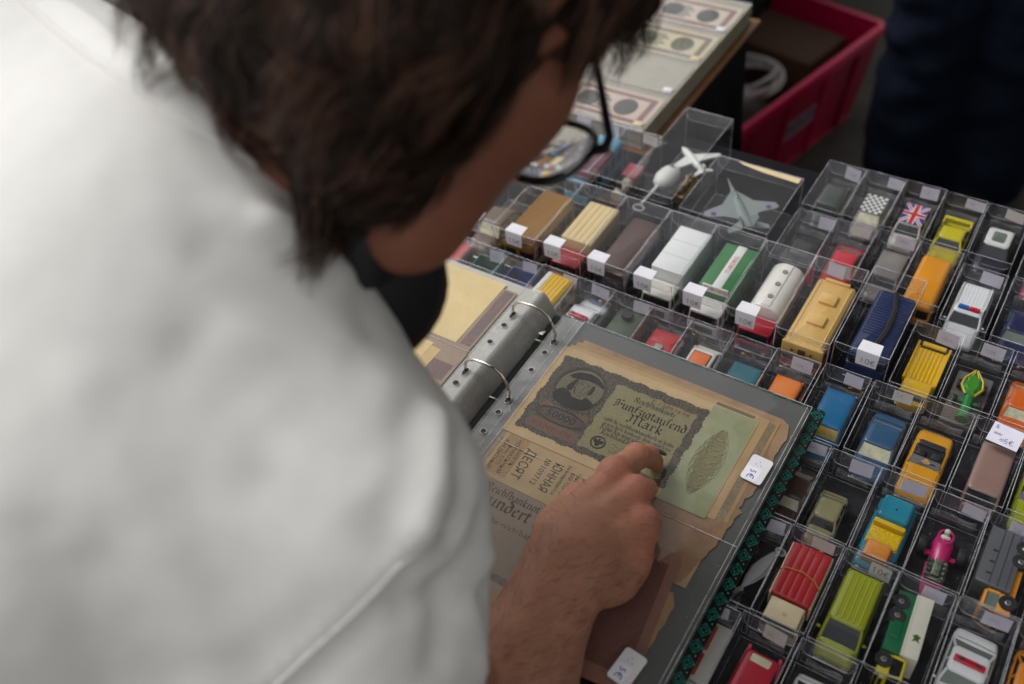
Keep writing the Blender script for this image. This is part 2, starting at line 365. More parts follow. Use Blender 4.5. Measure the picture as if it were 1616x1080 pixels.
bent('hole_strip', clear('sky haze hole strip film', face=.06, edge=.6, haze=.3, rough=.08, wob=.4, hscale=22, hcol=(.75, .75, .73)), -63, -32.6, -150, 150, .9)  # extra haze stands in for sky reflected on the strip
wl = MB()
wl.tube([(-63, -150, 72.6), (-63, 150, 72.6)], .35, 5); wl.tube([(-47, -150, 72.1), (-47, 150, 72.1)], .3, 5); wl.tube([(-250, 49.8, 73.2), (-63, 49.8, 73)], .4, 5); wl.tube([(-250, 150, 73.2), (-63, 150, 72.8), (-47, 150, 72)], .3, 5)
wl.build('weld_line', weld, binder, loc=(0, 0, -41))
for y in RY:
    hole(-55.5, y - 3, 71.9, 2.4, 5); hole(-55.5, y - 18, 71.9); hole(-55.5, y - 42, 71.9)
lb(MB().rbox(-41, -27, -158, 150, 43, 46.5, 3, 1.5), 'ring_plate', mat('shade black ring plate', '#1b1a19', .6))  # metal plate coloured black: shade of the spine gap put into it
rm = MB().tube([(x, 0, z) for x, z in ((-12.5, 56), (-10.5, 66), (-12.5, 77), (-17, 86), (-24, 91), (-33, 92.5), (-44, 91.5), (-51, 88), (-55.5, 81), (-56.5, 73), (-54, 62), (-46, 50), (-36, 46.5), (-26, 47), (-17, 50))], 1.35, 8, closed=True).mesh('ring', chrome)
for y in RY: link('ring', rm, binder, (0, y - 1, -41))
for y_ in (121, -129): lb(MB().rbox(-37, -29, y_ - 3, y_ + 3, 46.5, 49, 1), 'lever', chrome)
for y_ in (96, 16, -64): lb(MB().cyl((-38, y_, 46.4), (-38, y_, 49.5), 2, 10), 'rivet', chrome)

# ------------------------------------------------------------------ blackletter pen
G = {  # strokes on a unit x-height grid (x-height 1, ascender 1.6)
 'n': (.8, [[(0, .9), (.14, 1), (.14, .12), (.24, 0)], [(.14, .85), (.42, 1), (.56, .85), (.56, .12), (.68, 0)]]),
 'u': (.8, [[(0, .95), (.12, .85), (.12, .15), (.26, 0), (.52, .14)], [(.54, 1), (.54, .12), (.66, 0)]]),
 'm': (1.2, [[(0, .9), (.14, 1), (.14, 0)], [(.14, .85), (.4, 1), (.52, .85), (.52, 0)], [(.52, .85), (.78, 1), (.92, .85), (.92, .12), (1.04, 0)]]),
 'a': (.74, [[(.08, .82), (.28, 1), (.5, .85), (.5, .12), (.62, 0)], [(.5, .55), (.2, .5), (.06, .3), (.14, .05), (.3, 0), (.5, .15)]]),
 'e': (.62, [[(.46, .1), (.28, 0), (.1, .15), (.1, .8), (.3, 1), (.46, .8), (.1, .45)]]),
 'i': (.36, [[(0, .9), (.14, 1), (.14, .12), (.26, 0)], [(.1, 1.3), (.18, 1.36)]]),
 'r': (.52, [[(0, .9), (.14, 1), (.14, .1), (.22, 0)], [(.14, .8), (.32, 1), (.44, .88)]]),
 's': (.5, [[(.06, 0), (.16, .1), (.16, 1.35), (.3, 1.6), (.46, 1.45)]]),
 'c': (.56, [[(.46, .85), (.3, 1), (.1, .82), (.1, .15), (.26, 0), (.46, .14)]]),
 'h': (.76, [[(.02, 1.5), (.14, 1.6), (.14, .1), (.22, 0)], [(.14, .85), (.4, 1), (.54, .82), (.54, .1), (.36, -.35)]]),
 'b': (.74, [[(.02, 1.5), (.12, 1.6), (.12, .12), (.3, 0), (.54, .15), (.54, .82), (.36, 1), (.12, .82)]]),
 'k': (.7, [[(.02, 1.5), (.14, 1.6), (.14, .1), (.22, 0)], [(.14, .6), (.4, 1), (.48, .8), (.2, .55), (.44, .1), (.58, 0)]]),
 'o': (.7, [[(.3, 1), (.1, .82), (.1, .16), (.3, 0), (.54, .18), (.54, .84), (.3, 1)]]),
 't': (.46, [[(.16, 1.35), (.16, .14), (.28, 0), (.4, .08)], [(0, 1), (.36, 1)]]),
 'd': (.74, [[(.1, 1.6), (.54, 1.1), (.54, .16), (.3, 0), (.1, .16), (.1, .82), (.3, 1), (.54, .84)]]),
 'f': (.5, [[(.06, 0), (.16, .1), (.16, 1.35), (.3, 1.6), (.46, 1.45)], [(.02, .95), (.4, .95)]]),
 'g': (.76, [[(.54, .84), (.3, 1), (.1, .84), (.1, .16), (.3, 0), (.54, .18)], [(.54, 1), (.54, -.2), (.34, -.5), (.08, -.38)]]),
 'z': (.62, [[(.08, .9), (.34, 1), (.46, .82), (.2, .52), (.46, .3), (.42, -.2), (.2, -.45), (.06, -.3)]]),
 'l': (.36, [[(.02, 1.5), (.14, 1.6), (.14, .12), (.26, 0)]]),
 'v': (.72, [[(.02, .9), (.12, 1), (.12, .2), (.3, 0), (.54, .2), (.54, .85), (.4, 1), (.12, .8)]]),
 'F': (1.15, [[(.1, .1), (.3, 0), (.5, .2), (.5, 1.3), (.3, 1.5), (.1, 1.3), (.2, 1.1)], [(.5, 1.3), (.8, 1.6), (1.0, 1.4), (1.1, 1.55)], [(.5, .8), (.9, .9), (.98, .6)], [(.2, .9), (.2, .4)]]),
 'M': (1.5, [[(.05, .2), (.2, 0), (.34, .2), (.34, 1.3), (.16, 1.5), (.02, 1.25)], [(.34, 1.3), (.62, 1.6), (.78, 1.35), (.78, .1), (.86, 0)], [(.78, 1.35), (1.06, 1.6), (1.22, 1.35), (1.22, .2), (1.36, 0), (1.45, .1)]]),
 'R': (1.2, [[(.05, .2), (.2, 0), (.36, .2), (.36, 1.3), (.18, 1.5), (.02, 1.3)], [(.36, 1.35), (.7, 1.6), (.92, 1.3), (.8, .95), (.4, .85)], [(.6, .85), (.86, .2), (1.0, 0), (1.12, .12)]]),
 'H': (1.3, [[(.05, .2), (.2, 0), (.36, .2), (.36, 1.3), (.18, 1.5), (.02, 1.3)], [(.36, .8), (.7, 1.05), (.98, .85), (.98, .1), (.8, -.35)], [(.36, 1.3), (.6, 1.6), (.8, 1.45)]]),
 'B': (1.15, [[(.05, .2), (.3, 0), (.36, .2), (.36, 1.4), (.1, 1.5)], [(.36, 1.4), (.7, 1.6), (.86, 1.3), (.4, .9), (.86, .7), (.9, .25), (.6, 0), (.3, .1)]]),
 'D': (1.15, [[(.1, 1.5), (.6, 1.55), (.95, 1.2), (.95, .3), (.6, 0), (.2, .1)], [(.34, 1.4), (.34, .2)]]),
 '.': (.24, [[(.06, .05), (.14, .05)]]), ' ': (.45, []),
}
def black_text(b, txt, x, y, z, xh, width=None, ang=.0, nib=.24):
    tw = sum(G.get(c, G['n'])[0] for c in txt.replace('ü', 'u')); sx = (width / tw) if width else xh
    ca, sa = math.cos(ang), math.sin(ang); cx = 0
    for c in txt:
        um = c == 'ü'; g = G.get('u' if um else c, G['n']); st = list(g[1]) + ([[(.14, 1.32), (.2, 1.4)], [(.46, 1.32), (.52, 1.4)]] if um else [])
        for s_ in st:
            pts = []
            for px, py in s_:
                lx, ly = (cx + px) * sx, py * xh; pts.append((x + lx * ca - ly * sa, y + lx * sa + ly * ca))
            b.ribbon(pts, nib * xh, z, ang=ang + .75)
        cx += g[0]
# ------------------------------------------------------------------ banknotes
def guil(key, c1, c2, scale=260, thr=.12, kind='vor'):
    """fine engraved line work printed in one ink on paper"""
    if key in MATS: return MATS[key]
    m = mat(key, c1, .85, var=.18, scale=50, spec=.15); t = m.node_tree; N = t.nodes; L = t.links; b = N['Principled BSDF']
    prev = b.inputs['Base Color'].links[0].from_socket; tc = [n for n in N if n.type == 'TEX_COORD'][0]
    v = N.new('ShaderNodeTexVoronoi'); v.feature = 'DISTANCE_TO_EDGE'; v.inputs['Scale'].default_value = scale
    n = N.new('ShaderNodeTexNoise'); n.inputs['Scale'].default_value = scale * .5
    wv = N.new('ShaderNodeTexWave'); wv.wave_type = 'RINGS' if kind == 'rings' else 'BANDS'; wv.inputs['Scale'].default_value = scale * .35; wv.inputs['Distortion'].default_value = 9; wv.inputs['Detail'].default_value = 2; wv.inputs['Detail Scale'].default_value = 3
    for q in (v, n, wv): L.new(tc.outputs['Object'], q.inputs['Vector'])
    r = N.new('ShaderNodeValToRGB'); r.color_ramp.elements[0].position = thr * .5; r.color_ramp.elements[1].position = thr
    L.new(v.outputs['Distance'], r.inputs[0])
    r2 = N.new('ShaderNodeValToRGB'); r2.color_ramp.elements[0].position = .35; r2.color_ramp.elements[1].position = .65; L.new(wv.outputs[0], r2.inputs[0])
    mu = N.new('ShaderNodeMixRGB'); mu.blend_type = 'MULTIPLY'; mu.inputs[0].default_value = .6; L.new(r.outputs[0], mu.inputs[1]); L.new(r2.outputs[0], mu.inputs[2])
    mx = N.new('ShaderNodeMixRGB'); L.new(mu.outputs[0], mx.inputs[0]); L.new(prev, mx.inputs[2]); mx.inputs[1].default_value = (*lin(c2), 1)
    L.new(mx.outputs[0], b.inputs['Base Color']); return m
cream = paper('#b39a70'); cream2 = paper('#a88d64'); tan = paper('#d6bd8a'); brownp = paper('#b98f68')
dark_ink = guil('dark olive engraving', '#5b5344', '#26221d', 900, .2)
frame_ink = guil('dark scroll frame', '#6f6655', '#39332a', 620, .18)
def note_group(name, label, z, poly, m, grp='old banknotes in the binder pockets', th=.14):
    o = MB().prism(poly, z, z + th).build(name, m, smooth=0); tag(o, label, 'banknote', grp); return o
def torn(x0, y0, x1, y1, n, amp, seed):
    r = random.Random(seed); return [(x0 + (x1 - x0) * i / n + r.uniform(-amp, amp), y0 + (y1 - y0) * i / n + r.uniform(-amp, amp) * .6) for i in range(n + 1)]
# under the top note: a fan of creased notes
note_group('banknote', 'brown torn note lowest in the right pocket, ragged along its right edge', 54.75,
           [(30, 30), (205, 28)] + torn(213, 36, 216, 104, 18, 1.0, 1) + [(213, 119), (206, 123)] + [(12, 126), (12, 100)], paper('#94775a', .25))
p_t = [(20, -60), (193, -62)] + torn(197, -58, 206, -22, 12, .9, 15) + torn(207, -20, 211, 14, 14, .9, 5) + [(213, 20), (209, 23)] + torn(210, 26, 212, 74, 14, .8, 6) + [(206, 92), (40, 92)]
note_group('banknote', 'narrow torn tan strip under the faded red brown note', 54.85, [(60, -160)] + torn(199, -158, 203, -80, 16, .7, 21) + [(197, -70), (60, -66)], paper('#9c7d58', .2))
note_group('banknote', 'tattered brown note below the price sticker with torn right edge', 54.95, p_t, paper('#8c6e52', .25))
nb_ = MB()
for i in range(26): nb_.ribbon([(196 + .3 * math.sin(i), 4 * i - 10), (203 + .3 * math.sin(i * 2), 4 * i - 8.5)], 2.2, 55.6)
hat_ = note_group('banknote', 'cream note with grey patterned right border under the green edged note', 55.2, [(4, 8), (207, 5), (206, 117), (8, 121)], paper('#9c8059', .2))
b = MB(); b.prism(rrect(196.5, 203.5, 6, 114, .5), 55.36, 55.42); b.build('printed_border', guil('grey border', '#97866f', '#75664f', 700, .2), hat_, smooth=0)
hat2 = note_group('banknote', 'pale cream note showing as a strip above the portrait note', 55.5, [(3, 4), (197, 3), (197.5, 116), (4, 115)], cream2)
b = MB(); b.prism([(150, 111.2), (185, 111.2), (185, 114.6), (150, 114.6)], 55.66, 55.7)
b.c = 1
for i in range(4): b.ribbon([(150, 111.5 + i * .9), (185, 111.5 + i * .9)], .4, 55.74)
b.build('printed_border', [guil('hatched strip', '#9a8a74', '#776a58', 900, .2), ink('#5a4f42')], hat2, smooth=0)
# the top note
main = note_group('banknote', 'cream and green note with a portrait in a dark frame, pointed at by the finger', 56.0,
                  rrect(0, 190, 0, 110.5, 1.2, 2), paper('#b49a72', .12))
zt = 56.16
MB().prism([(149, .6), (189.4, .3), (189.2, 110), (149, 109.6)], zt, zt + .04).build('green_strip', paper('#8d906e', .12), main, smooth=0)
def scallop(x0, x1, y0, y1, a, nx, ny, ph=0):
    P_ = []
    for (ax, ay, bx, by, n) in ((x0, y0, x1, y0, nx), (x1, y0, x1, y1, ny), (x1, y1, x0, y1, nx), (x0, y1, x0, y0, ny)):
        dx, dy = bx - ax, by - ay; l = math.hypot(dx, dy); ox, oy = dy / l, -dx / l
        for i in range(n * 8):
            t = i / (n * 8); k = (abs(math.sin(PI * n * t + ph + .8 * math.sin(3.7 * n * t)))) * a * .75 + .45 * a * math.sin(1.9 * n * t + 1) + .2 * a * math.sin(14.7 * n * t)
            P_.append((ax + dx * t + ox * k, ay + dy * t + oy * k))
    return P_
MB().flat(scallop(8, 148.5, 10, 100.5, 1.6, 22, 13), zt + .06).build('dark_frame', frame_ink, main, smooth=0)
MB().flat(scallop(66, 141, 16.5, 91, 1.4, 15, 13), zt + .1).build('text_field', guil('pale green field', '#989069', '#716b4c', 1100, .18), main, smooth=0)
b = MB(); b.flat([(38 + 21 * math.cos(a * PI / 20) * (1 + .03 * math.sin(a * 1.5)), 70.5 + 22.5 * math.sin(a * PI / 20)) for a in range(40)], zt + .1)
b.c = 1; b.tube([(38 + 22 * math.cos(a * PI / 24), 70.5 + 23.5 * math.sin(a * PI / 24), zt + .1) for a in range(48)], .5, 4, closed=True); b.tube([(38 + 23.8 * math.cos(a * PI / 24), 70.5 + 25.2 * math.sin(a * PI / 24), zt + .1) for a in range(48)], .3, 4, closed=True)
b.build('portrait_field', [guil('portrait field', '#8d8468', '#5a543f', 1300, .25), ink('#2a2520')], main, smooth=0)
# generic engraved bust with a broad flat cap
b = MB()
b.flat([(18.5, 55), (22, 50.5), (30, 48.2), (40, 47.6), (50, 49.5), (56, 54), (57.5, 60), (52, 63), (47, 64.5), (45.5, 60), (36, 59.5), (32, 63.5), (25, 66), (20, 62)], zt + .14)
b.flat([(27, 74), (25.5, 68), (29, 64), (32, 66), (31.5, 76), (34, 81), (30, 80)], zt + .14); b.flat([(47, 66), (50, 69), (50.5, 75), (48.5, 80), (46.6, 78), (46.5, 71)], zt + .14)
b.build('portrait_coat', guil('portrait dark', '#3b362c', '#1d1a16', 1500, .3, 'rings'), main, smooth=0)
b = MB(); b.flat([(22, 80.5), (26, 79), (33, 80.5), (41, 82.5), (50, 81.8), (56, 79.5), (57, 81.6), (53, 85.5), (46, 89.5), (38, 90.4), (30, 88.6), (25, 85)], zt + .18)
b.build('portrait_cap', guil('portrait cap', '#2f2b24', '#171512', 1500, .25), main, smooth=0)
b = MB(); b.flat([(32, 80), (31.6, 72), (33, 66), (37, 61.5), (41, 61), (44.5, 64), (46.6, 70), (46.8, 77), (46, 82), (40, 82.4)], zt + .16)
b.c = 1
for pts, pw in (([(34.6, 76.2), (36.5, 76.7), (38.4, 76.1)], 1.3), ([(41.6, 76.2), (43.4, 76.6), (45, 76)], 1.2), ([(34.2, 78.4), (36.6, 79), (38.8, 78.2)], .5), ([(41.4, 78.3), (43.4, 78.8), (45.4, 78)], .5), ([(40.4, 75), (41.2, 71.4)], .5), ([(39, 70.4), (41.4, 70)], .6), ([(38.2, 66.9), (40.2, 66.6), (42.2, 66.9)], .7), ([(33, 72), (33.8, 67.6), (36.4, 63.6)], 1.5), ([(32.6, 78), (32.9, 73)], 1.2), ([(38.6, 63.2), (41, 62.6), (43, 63.6)], .8), ([(45.9, 74), (45.6, 69), (44, 65.6)], .7)):
    b.ribbon(pts, pw, zt + .2)
b.build('portrait_face', [guil('portrait face', '#857a64', '#5c5444', 1600, .3), ink('#403a2f')], main, smooth=0)
red_tint = guil('reddish panel', '#8a6a56', '#5a4438', 1200, .25)
b = MB(); b.flat([(16, 26), (61, 26), (65, 21), (63, 14.5), (40, 13.8), (15, 14.5), (12, 20)], zt + .1)
b.flat([(13.5, 33), (18, 46), (22, 46.5), (28, 42), (17, 38)], zt + .1); b.flat([(64, 33), (60, 46), (56, 46.5), (49, 42), (60, 38)], zt + .1); b.build('red_panel', red_tint, main, smooth=0)
b = MB(); b.flat([(39 + 24.5 * math.cos(a * PI / 20) * (1 + .04 * math.cos(a * PI / 5)), 34.5 + 8.4 * math.sin(a * PI / 20)) for a in range(40)], zt + .12); b.c = 1
for k in (1, .88): b.tube([(39 + 24.5 * k * math.cos(a * PI / 24), 34.5 + 8.4 * k * math.sin(a * PI / 24), zt + .14) for a in range(48)], .28, 4, closed=True)
text_mb(b, '50000', 11, 39, 34.5, zt + .2, bold=.012, sx=1.05)
b.build('value_medallion', [guil('medallion', '#6e5c4c', '#453a30', 1400, .25), ink('#1f1b17')], main, smooth=0)
for sz_, x_, y_ in ((6.6, 38.5, 19.6), (6.2, 118, 87.6)): text_mb(MB(), 'F·12091698', sz_, x_, y_, zt + .2, bold=.004, sx=1.24).build('serial_number', ink('#6b2f22'), main, smooth=0)
b = MB()
black_text(b, 'Reichsbanknote', 86, 80.2, zt + .22, 3.6, 40, 0, .26)
black_text(b, 'Fünfzigtausend', 72, 68.5, zt + .22, 5.6, 69, 0, .28)
black_text(b, 'Mark', 90, 57.6, zt + .22, 6.2, 34, 0, .26)
for i, (t_, x_, w_) in enumerate((('zahlt die reichsbankhauptkasse in berlin', 72.5, 66), ('gegen diese banknote dem einlieferer', 74, 64), ('Berlin den neunzehnten november', 74, 63), ('Reichsbankdirektorium', 77, 48))):
    black_text(b, t_, x_, 50.4 - i * 5.0, zt + .22, 2.5 if i < 2 else 2.9, w_, 0, .26)
rr_ = random.Random(9)
for k in range(6):
    pts = [(92 + i * 2.3 + rr_.uniform(-.5, .5), 29 - 3.2 * (k % 3) + 2 * math.sin(i * 1.7 + k) * rr_.uniform(.3, 1)) for i in range(8)]
    b.ribbon([(x + 22 * (k // 3), y) for x, y in pts], .35, zt + .22)
b.tube([(108 + 4.4 * math.cos(a * PI / 12), 24 + 4.4 * math.sin(a * PI / 12), zt + .2) for a in range(24)], .35, 4, closed=True)
b.build('printed_text', ink('#221e1a'), main, smooth=0)
b = MB()
for r_ in (6.6, 5.7): b.tube([(80.5 + r_ * math.cos(a * PI / 14), 26 + r_ * math.sin(a * PI / 14), zt + .2) for a in range(28)], .32, 4, closed=True)
b.flat([(80.5, 30.6), (81.6, 29.4), (81.2, 27.6), (83, 29), (85.4, 28.4), (84.8, 25.6), (82.6, 24.4), (82.2, 22.4), (80.5, 21.4), (78.8, 22.4), (78.4, 24.4), (76.2, 25.6), (75.6, 28.4), (78, 29), (79.8, 27.6), (79.2, 29.6)], zt + .22)
b.build('eagle_seal', ink('#26221d'), main, smooth=0)
def rosette(cx, cy_, hw, hh, z, n=26):
    b = MB()
    for i in range(n):
        t = -1 + 2 * i / (n - 1); r_ = (1.5 + 3.2 * (1 - t * t)) * hw / 5; xw = hw * .62 * (1 - t * t) * abs(math.sin(i * 1.9))
        for s_ in (-1, 1):
            b.tube([(cx + s_ * xw * .7 + r_ * math.cos(a * PI / 6), cy_ + t * hh + r_ * math.sin(a * PI / 6) * 1.15, z) for a in range(12)], .22, 3, closed=True)
    return b
b = rosette(169, 52, 9.5, 33, zt + .1); b.c = 1
for i, (t, r_) in enumerate(((-1, 2.6), (-.86, 4.2), (-.68, 5.2), (-.5, 6.6), (-.28, 7.2), (-.1, 8.4), (.1, 8.6), (.3, 7.4), (.5, 6.4), (.68, 5.4), (.86, 4), (1, 2.6))):
    for s_ in (-1, 1):
        b.flat([(169 + s_ * r_ * .42 + r_ * .8 * math.cos(a * PI / 8), 52 + t * 33 + r_ * .8 * math.sin(a * PI / 8)) for a in range(16)], zt + .05 + .0015 * i + (.0007 if s_ > 0 else 0))
b.build('rosette', [ink('#827d58'), guil('rosette ground', '#8f8b64', '#75704c', 900, .16)], main, smooth=0)
# Cyrillic note, turned a quarter, under the portrait note
cyr = note_group('banknote', 'cream note with upright turned Cyrillic letters and the number 109712', 55.3,
                 [(6, -47.5), (120, -49), (121, 5), (6.5, 5)], paper('#aa9169', .16))
b = MB(); z = 55.5
text_mb(b, 'ЮННАЯ', 11.5, 63, -24, z, -PI / 2, .02, .72); text_mb(b, '№109712', 7.5, 52.5, -23, z, -PI / 2, .003, .95); text_mb(b, 'ДЕСЯТ', 12, 36, -23, z, -PI / 2, .02, .8)
for k, t_ in enumerate(('КРЕДИТНЫЙ', 'ФИН. СТО.', 'НОРМАЛЬНЫЙ', 'БИЛЕТЪ')): text_mb(b, t_, 5.2 - .5 * (k % 2), 11 + 5.2 * k, -24 + k, z, -PI / 2, .008, 1.0)
for k, t_ in enumerate(('разменивается', 'ВАР. СЕР. II', 'банкъ билеты', 'ЖДАН. УПР.')): text_mb(b, t_, 4.4, 72.5 + 5.4 * k, -22 - k, z, -PI / 2, .008, 1.0)
b.build('printed_text', ink('#2c2620'), cyr, smooth=0)
b = MB(); b.flat(rrect(9.5, 30, -43.5, 2, 1), 55.46); b.build('printed_ground', guil('orange ground', '#b09470', '#94744f', 900, .25), cyr, smooth=0)
# brown hundred note
hun = note_group('banknote', 'brown purple note with black gothic lettering below the wrist', 54.9, [(2, -132), (187, -132), (187.5, 2), (2, 0)], paper('#95816d', .14))
b = MB(); b.flat(scallop(6, 184, -128, -6, .8, 30, 18), 55.06); b.build('printed_ground', guil('brown guilloche', '#8d7866', '#4d3f36', 560, .16), hun, smooth=0)
b = MB(); b.flat(rrect(10, 150, -122, -12, 4), 55.1); b.build('text_field', guil('pale brown field', '#9b8872', '#7b6a58', 1500, .2), hun, smooth=0)
b = MB(); black_text(b, 'Reichsbanknote', 20, -58.5, 55.16, 4.6, 56, -.02, .26); black_text(b, 'Hundert Mark', 17, -70.5, 55.16, 7.2, 92, -.02, .3); black_text(b, 'zahlt die reichsbank', 24, -84, 55.16, 3, 60, 0, .26)
b.tube([(28 + 15 * math.cos(a * PI / 20), -99 + 17 * math.sin(a * PI / 20), 55.16) for a in range(40)], .7, 4, closed=True); b.flat([(28 + 13 * math.cos(a * PI / 20), -99 + 15 * math.sin(a * PI / 20)) for a in range(40)], 55.14)
b.build('printed_text', ink('#2a241f'), hun, smooth=0)
crm = note_group('banknote', 'plain cream note edge beside the brown patterned note', 54.6, [(30, -60), (203, -62), (204, 20), (30, 20)], paper('#a38a64', .14))
red = note_group('banknote', 'faded red brown note under the hand near the bottom', 55.6, [(128, -165), (205, -158), (190.5, -41.5), (187, -39), (117, -47)], paper('#8b6154', .15))
b = MB(); b.flat([(137, -151), (196, -146), (184, -50), (126, -57)], 55.78); b.build('printed_ground', guil('red guilloche', '#84594c', '#664239', 800, .2), red, smooth=0)
b = MB(); text_mb(b, 'МАРКА', 8, 158, -86, 55.84, -.1, .01, 1.1); b.build('printed_text', ink('#9a7a6c'), red, smooth=0)
# left page notes
def lnote(label, z, poly, m): return note_group('banknote', label, z, poly, m, 'old banknotes in the binder pockets')
ln = lnote('greyish purple note showing as a strip beside the blank tan note', 71.35, [(-225, 30), (-67, 30), (-67, 136), (-225, 136)], paper('#a08c78', .15))
b = MB(); b.flat([(-80, 56), (-69, 56), (-69, 134), (-80, 134)], 71.52); b.build('printed_ground', guil('purple guilloche', '#a08a80', '#6e5c5a', 900, .22), ln, smooth=0)
lnote('large blank tan note uppermost in the left pocket', 71.7, [(-224, 54.5), (-83.5, 55), (-82.5, 141.5), (-224, 141)], paper('#e0c892', .06))
l2 = lnote('purple printed note low in the left page by the rings', 71.3, [(-200, -70), (-66, -70), (-66, 48), (-200, 48)], paper('#a3907c', .15))
b = MB(); b.flat([(-96, 10), (-69, 10), (-69, 47), (-96, 47)], 71.46); b.build('printed_ground', guil('purple guilloche', '#a08a80', '#6e5c5a', 900, .22), l2, smooth=0)
l3 = lnote('small tan note with a dark patterned panel beside the earcup', 71.75, [(-180, -40), (-101, 0), (-101.5, 45), (-180, 46)], paper('#d9bf8c', .1))
b = MB()
for i in range(6):
    for j in range(5): b.tube([(-147 + 5.6 * i + (.4 + .19 * k) * math.cos(k * .8 + i), 14 + 5.8 * j + (.4 + .19 * k) * math.sin(k * .8 + i), 71.92 + .002 * k) for k in range(14)], .45, 4)
b.build('printed_curls', ink('#26211c'), l3, smooth=0)
lnote('narrow tan note edge below the pocket seam', 71.55, [(-170, -50), (-92, -30), (-90.5, 41), (-170, 44)], paper('#cfb27e', .1))
# price stickers on the pocket film
def sticker(x, y, rz, label):
    o = MB().prism(rrect(-9, 9, -13.5, 13.5, 2.5), 0, .2).build('price_sticker', paper('#dcdade', .03), loc=(x, y, 57.9), rot=(0, 0, rz)); tag(o, label, 'price sticker', 'price stickers on the pockets')
    MB().prism([(-8.2, -12.6), (4, -12), (4.2, 1.5), (-8, 1)], .24, .34).build('paper_slip', paper('#e8e6ee', .02), o)
    b = MB(); text_mb(b, '5', 7, -2, -3.2, .42, -PI / 2, 0, 1); text_mb(b, '€', 8, -2, -8.5, .42, -PI / 2, 0, 1.1)
    for q in ((-3, 5), (-1, 8), (1, 4.5)): b.ribbon([q, (q[0] + .9, q[1] - .6)], .5, .42)
    b.build('handwriting', ink('#3b3a8c'), o, smooth=0)
sticker(207.5, 62, -.05, 'rounded white price sticker reading 5 € beside the green note edge')
sticker(195, -140, -.12, 'white price sticker on the pocket at the bottom edge of the photo')
# ------------------------------------------------------------------ clear display boxes
pvc = clear('clear box plastic', face=.03, edge=.55, haze=.012, rough=.05, wob=.35, hscale=40)
pvc_lid = clear('clear box lid plastic', face=.034, edge=.55, haze=.008, rough=.05, wob=.5, hscale=24, dust=.12)
pvc_tab = clear('milky inner tab', face=.06, edge=.5, haze=.1, rough=.12, hscale=60, wob=.5, hcol=(.78, .77, .8))
pvc_edge = clear('box fold edge', face=.14, edge=.5, haze=.36, rough=.2, hcol=(.78, .77, .82))
pvc_flap = clear('box tuck flap', face=.05, edge=.6, haze=.04, rough=.1, wob=.3, hscale=30, hcol=(.72, .7, .78))
lilac = paper('#cdc8d6', .08); white_lab = paper('#dfdde3', .03)
pen = ink('#4a4a66'); gold = mat('gold card', '#b8923c', .3, metal=.85, var=.3, scale=300)
BOX = {}
def box_meshes(w_, l, h, big):
    k = (w_, l, h, big)
    if k in BOX: return BOX[k]
    x, y = w_ / 2, l / 2; g = .35
    s = MB()
    def panel(f, nx, ny):   # gently warped sheet
        vs = []
        for i in range(nx + 1):
            for j in range(ny + 1): vs.append(f(i / nx, j / ny))
        s.add(vs, [(i * (ny + 1) + j, (i + 1) * (ny + 1) + j, (i + 1) * (ny + 1) + j + 1, i * (ny + 1) + j + 1) for i in range(nx) for j in range(ny)])
    wp = lambda a, b, q: (1.1 if big else .7) * 16 * a * (1 - a) * b * (1 - b) * noise.noise((a * 2 + q, b * 2.5 + q * 3, w_ * .1 + q))
    s.c = 1; panel(lambda a, b: (-x + g + a * (w_ - 2 * g), -y + g + b * (l - 2 * g), h - .1 + wp(a, b, 1)), 8, 12); s.c = 0
    panel(lambda a, b: (-x + a * .0 + wp(a, b, 2), -y + g + a * (l - 2 * g), .6 + b * (h - 1)), 10, 6)
    panel(lambda a, b: (x + wp(a, b, 3), -y + g + a * (l - 2 * g), .6 + b * (h - 1)), 10, 6)
    panel(lambda a, b: (-x + g + a * (w_ - 2 * g), -y + wp(a, b, 4), .6 + b * (h - 1)), 8, 6)
    panel(lambda a, b: (-x + g + a * (w_ - 2 * g), y + wp(a, b, 5), .6 + b * (h - 1)), 8, 6)
    s.add([(-x + g, -y + g, .5), (x - g, -y + g, .5), (x - g, y - g, .5), (-x + g, y - g, .5)], [(0, 1, 2, 3)])
    e = MB(); r = .3 if not big else .36; q = lambda: random.uniform(-.15, .15)
    for z in (h, .6):
        rr = r if z == h else r * .7
        C4 = [(-x, -y), (x, -y), (x, y), (-x, y)]
        for i in range(4):
            a, b = C4[i], C4[(i + 1) % 4]; e.tube([(a[0] + q(), a[1] + q(), z), ((a[0] + b[0]) / 2 + q() * 2, (a[1] + b[1]) / 2 + q() * 2, z + q()), (b[0] + q(), b[1] + q(), z)], rr, 5)
    for a in ((-x, -y), (x, -y), (x, y), (-x, y)): e.tube([(a[0], a[1], .6), (a[0] + q(), a[1] + q(), h / 2), (a[0], a[1], h)], r * .8, 5)
    # tuck flaps folded in behind both ends
    ff = []
    for sy in (1, -1):
        f = MB(); d = min(13, h * .33); yy = sy * (y - .9); rc = 7
        pts = [(-x + 1.2, h - .4), (-x + 1.2, h - d + rc)] + [(-x + 1.2 + rc - rc * math.cos(a * PI / 8), h - d + rc - rc * math.sin(a * PI / 8)) for a in range(1, 5)]
        pts += [(-px, pz) for px, pz in reversed(pts)]
        lean = lambda pz: yy - sy * (h - pz) * .22
        f.c = 0; f.add([(px, lean(pz), pz) for px, pz in pts], [tuple(range(len(pts)))])
        f.c = 1; f.tube([(px, lean(pz), pz) for px, pz in pts], .26, 4); ff.append(f.mesh('tuck_flap', [pvc_flap, pvc_edge], 80))
    BOX[k] = (s.mesh('clear_shell', [pvc, pvc_lid], 80), e.mesh('fold_edge', pvc_edge, 60), ff); return BOX[k]
TAB = {}
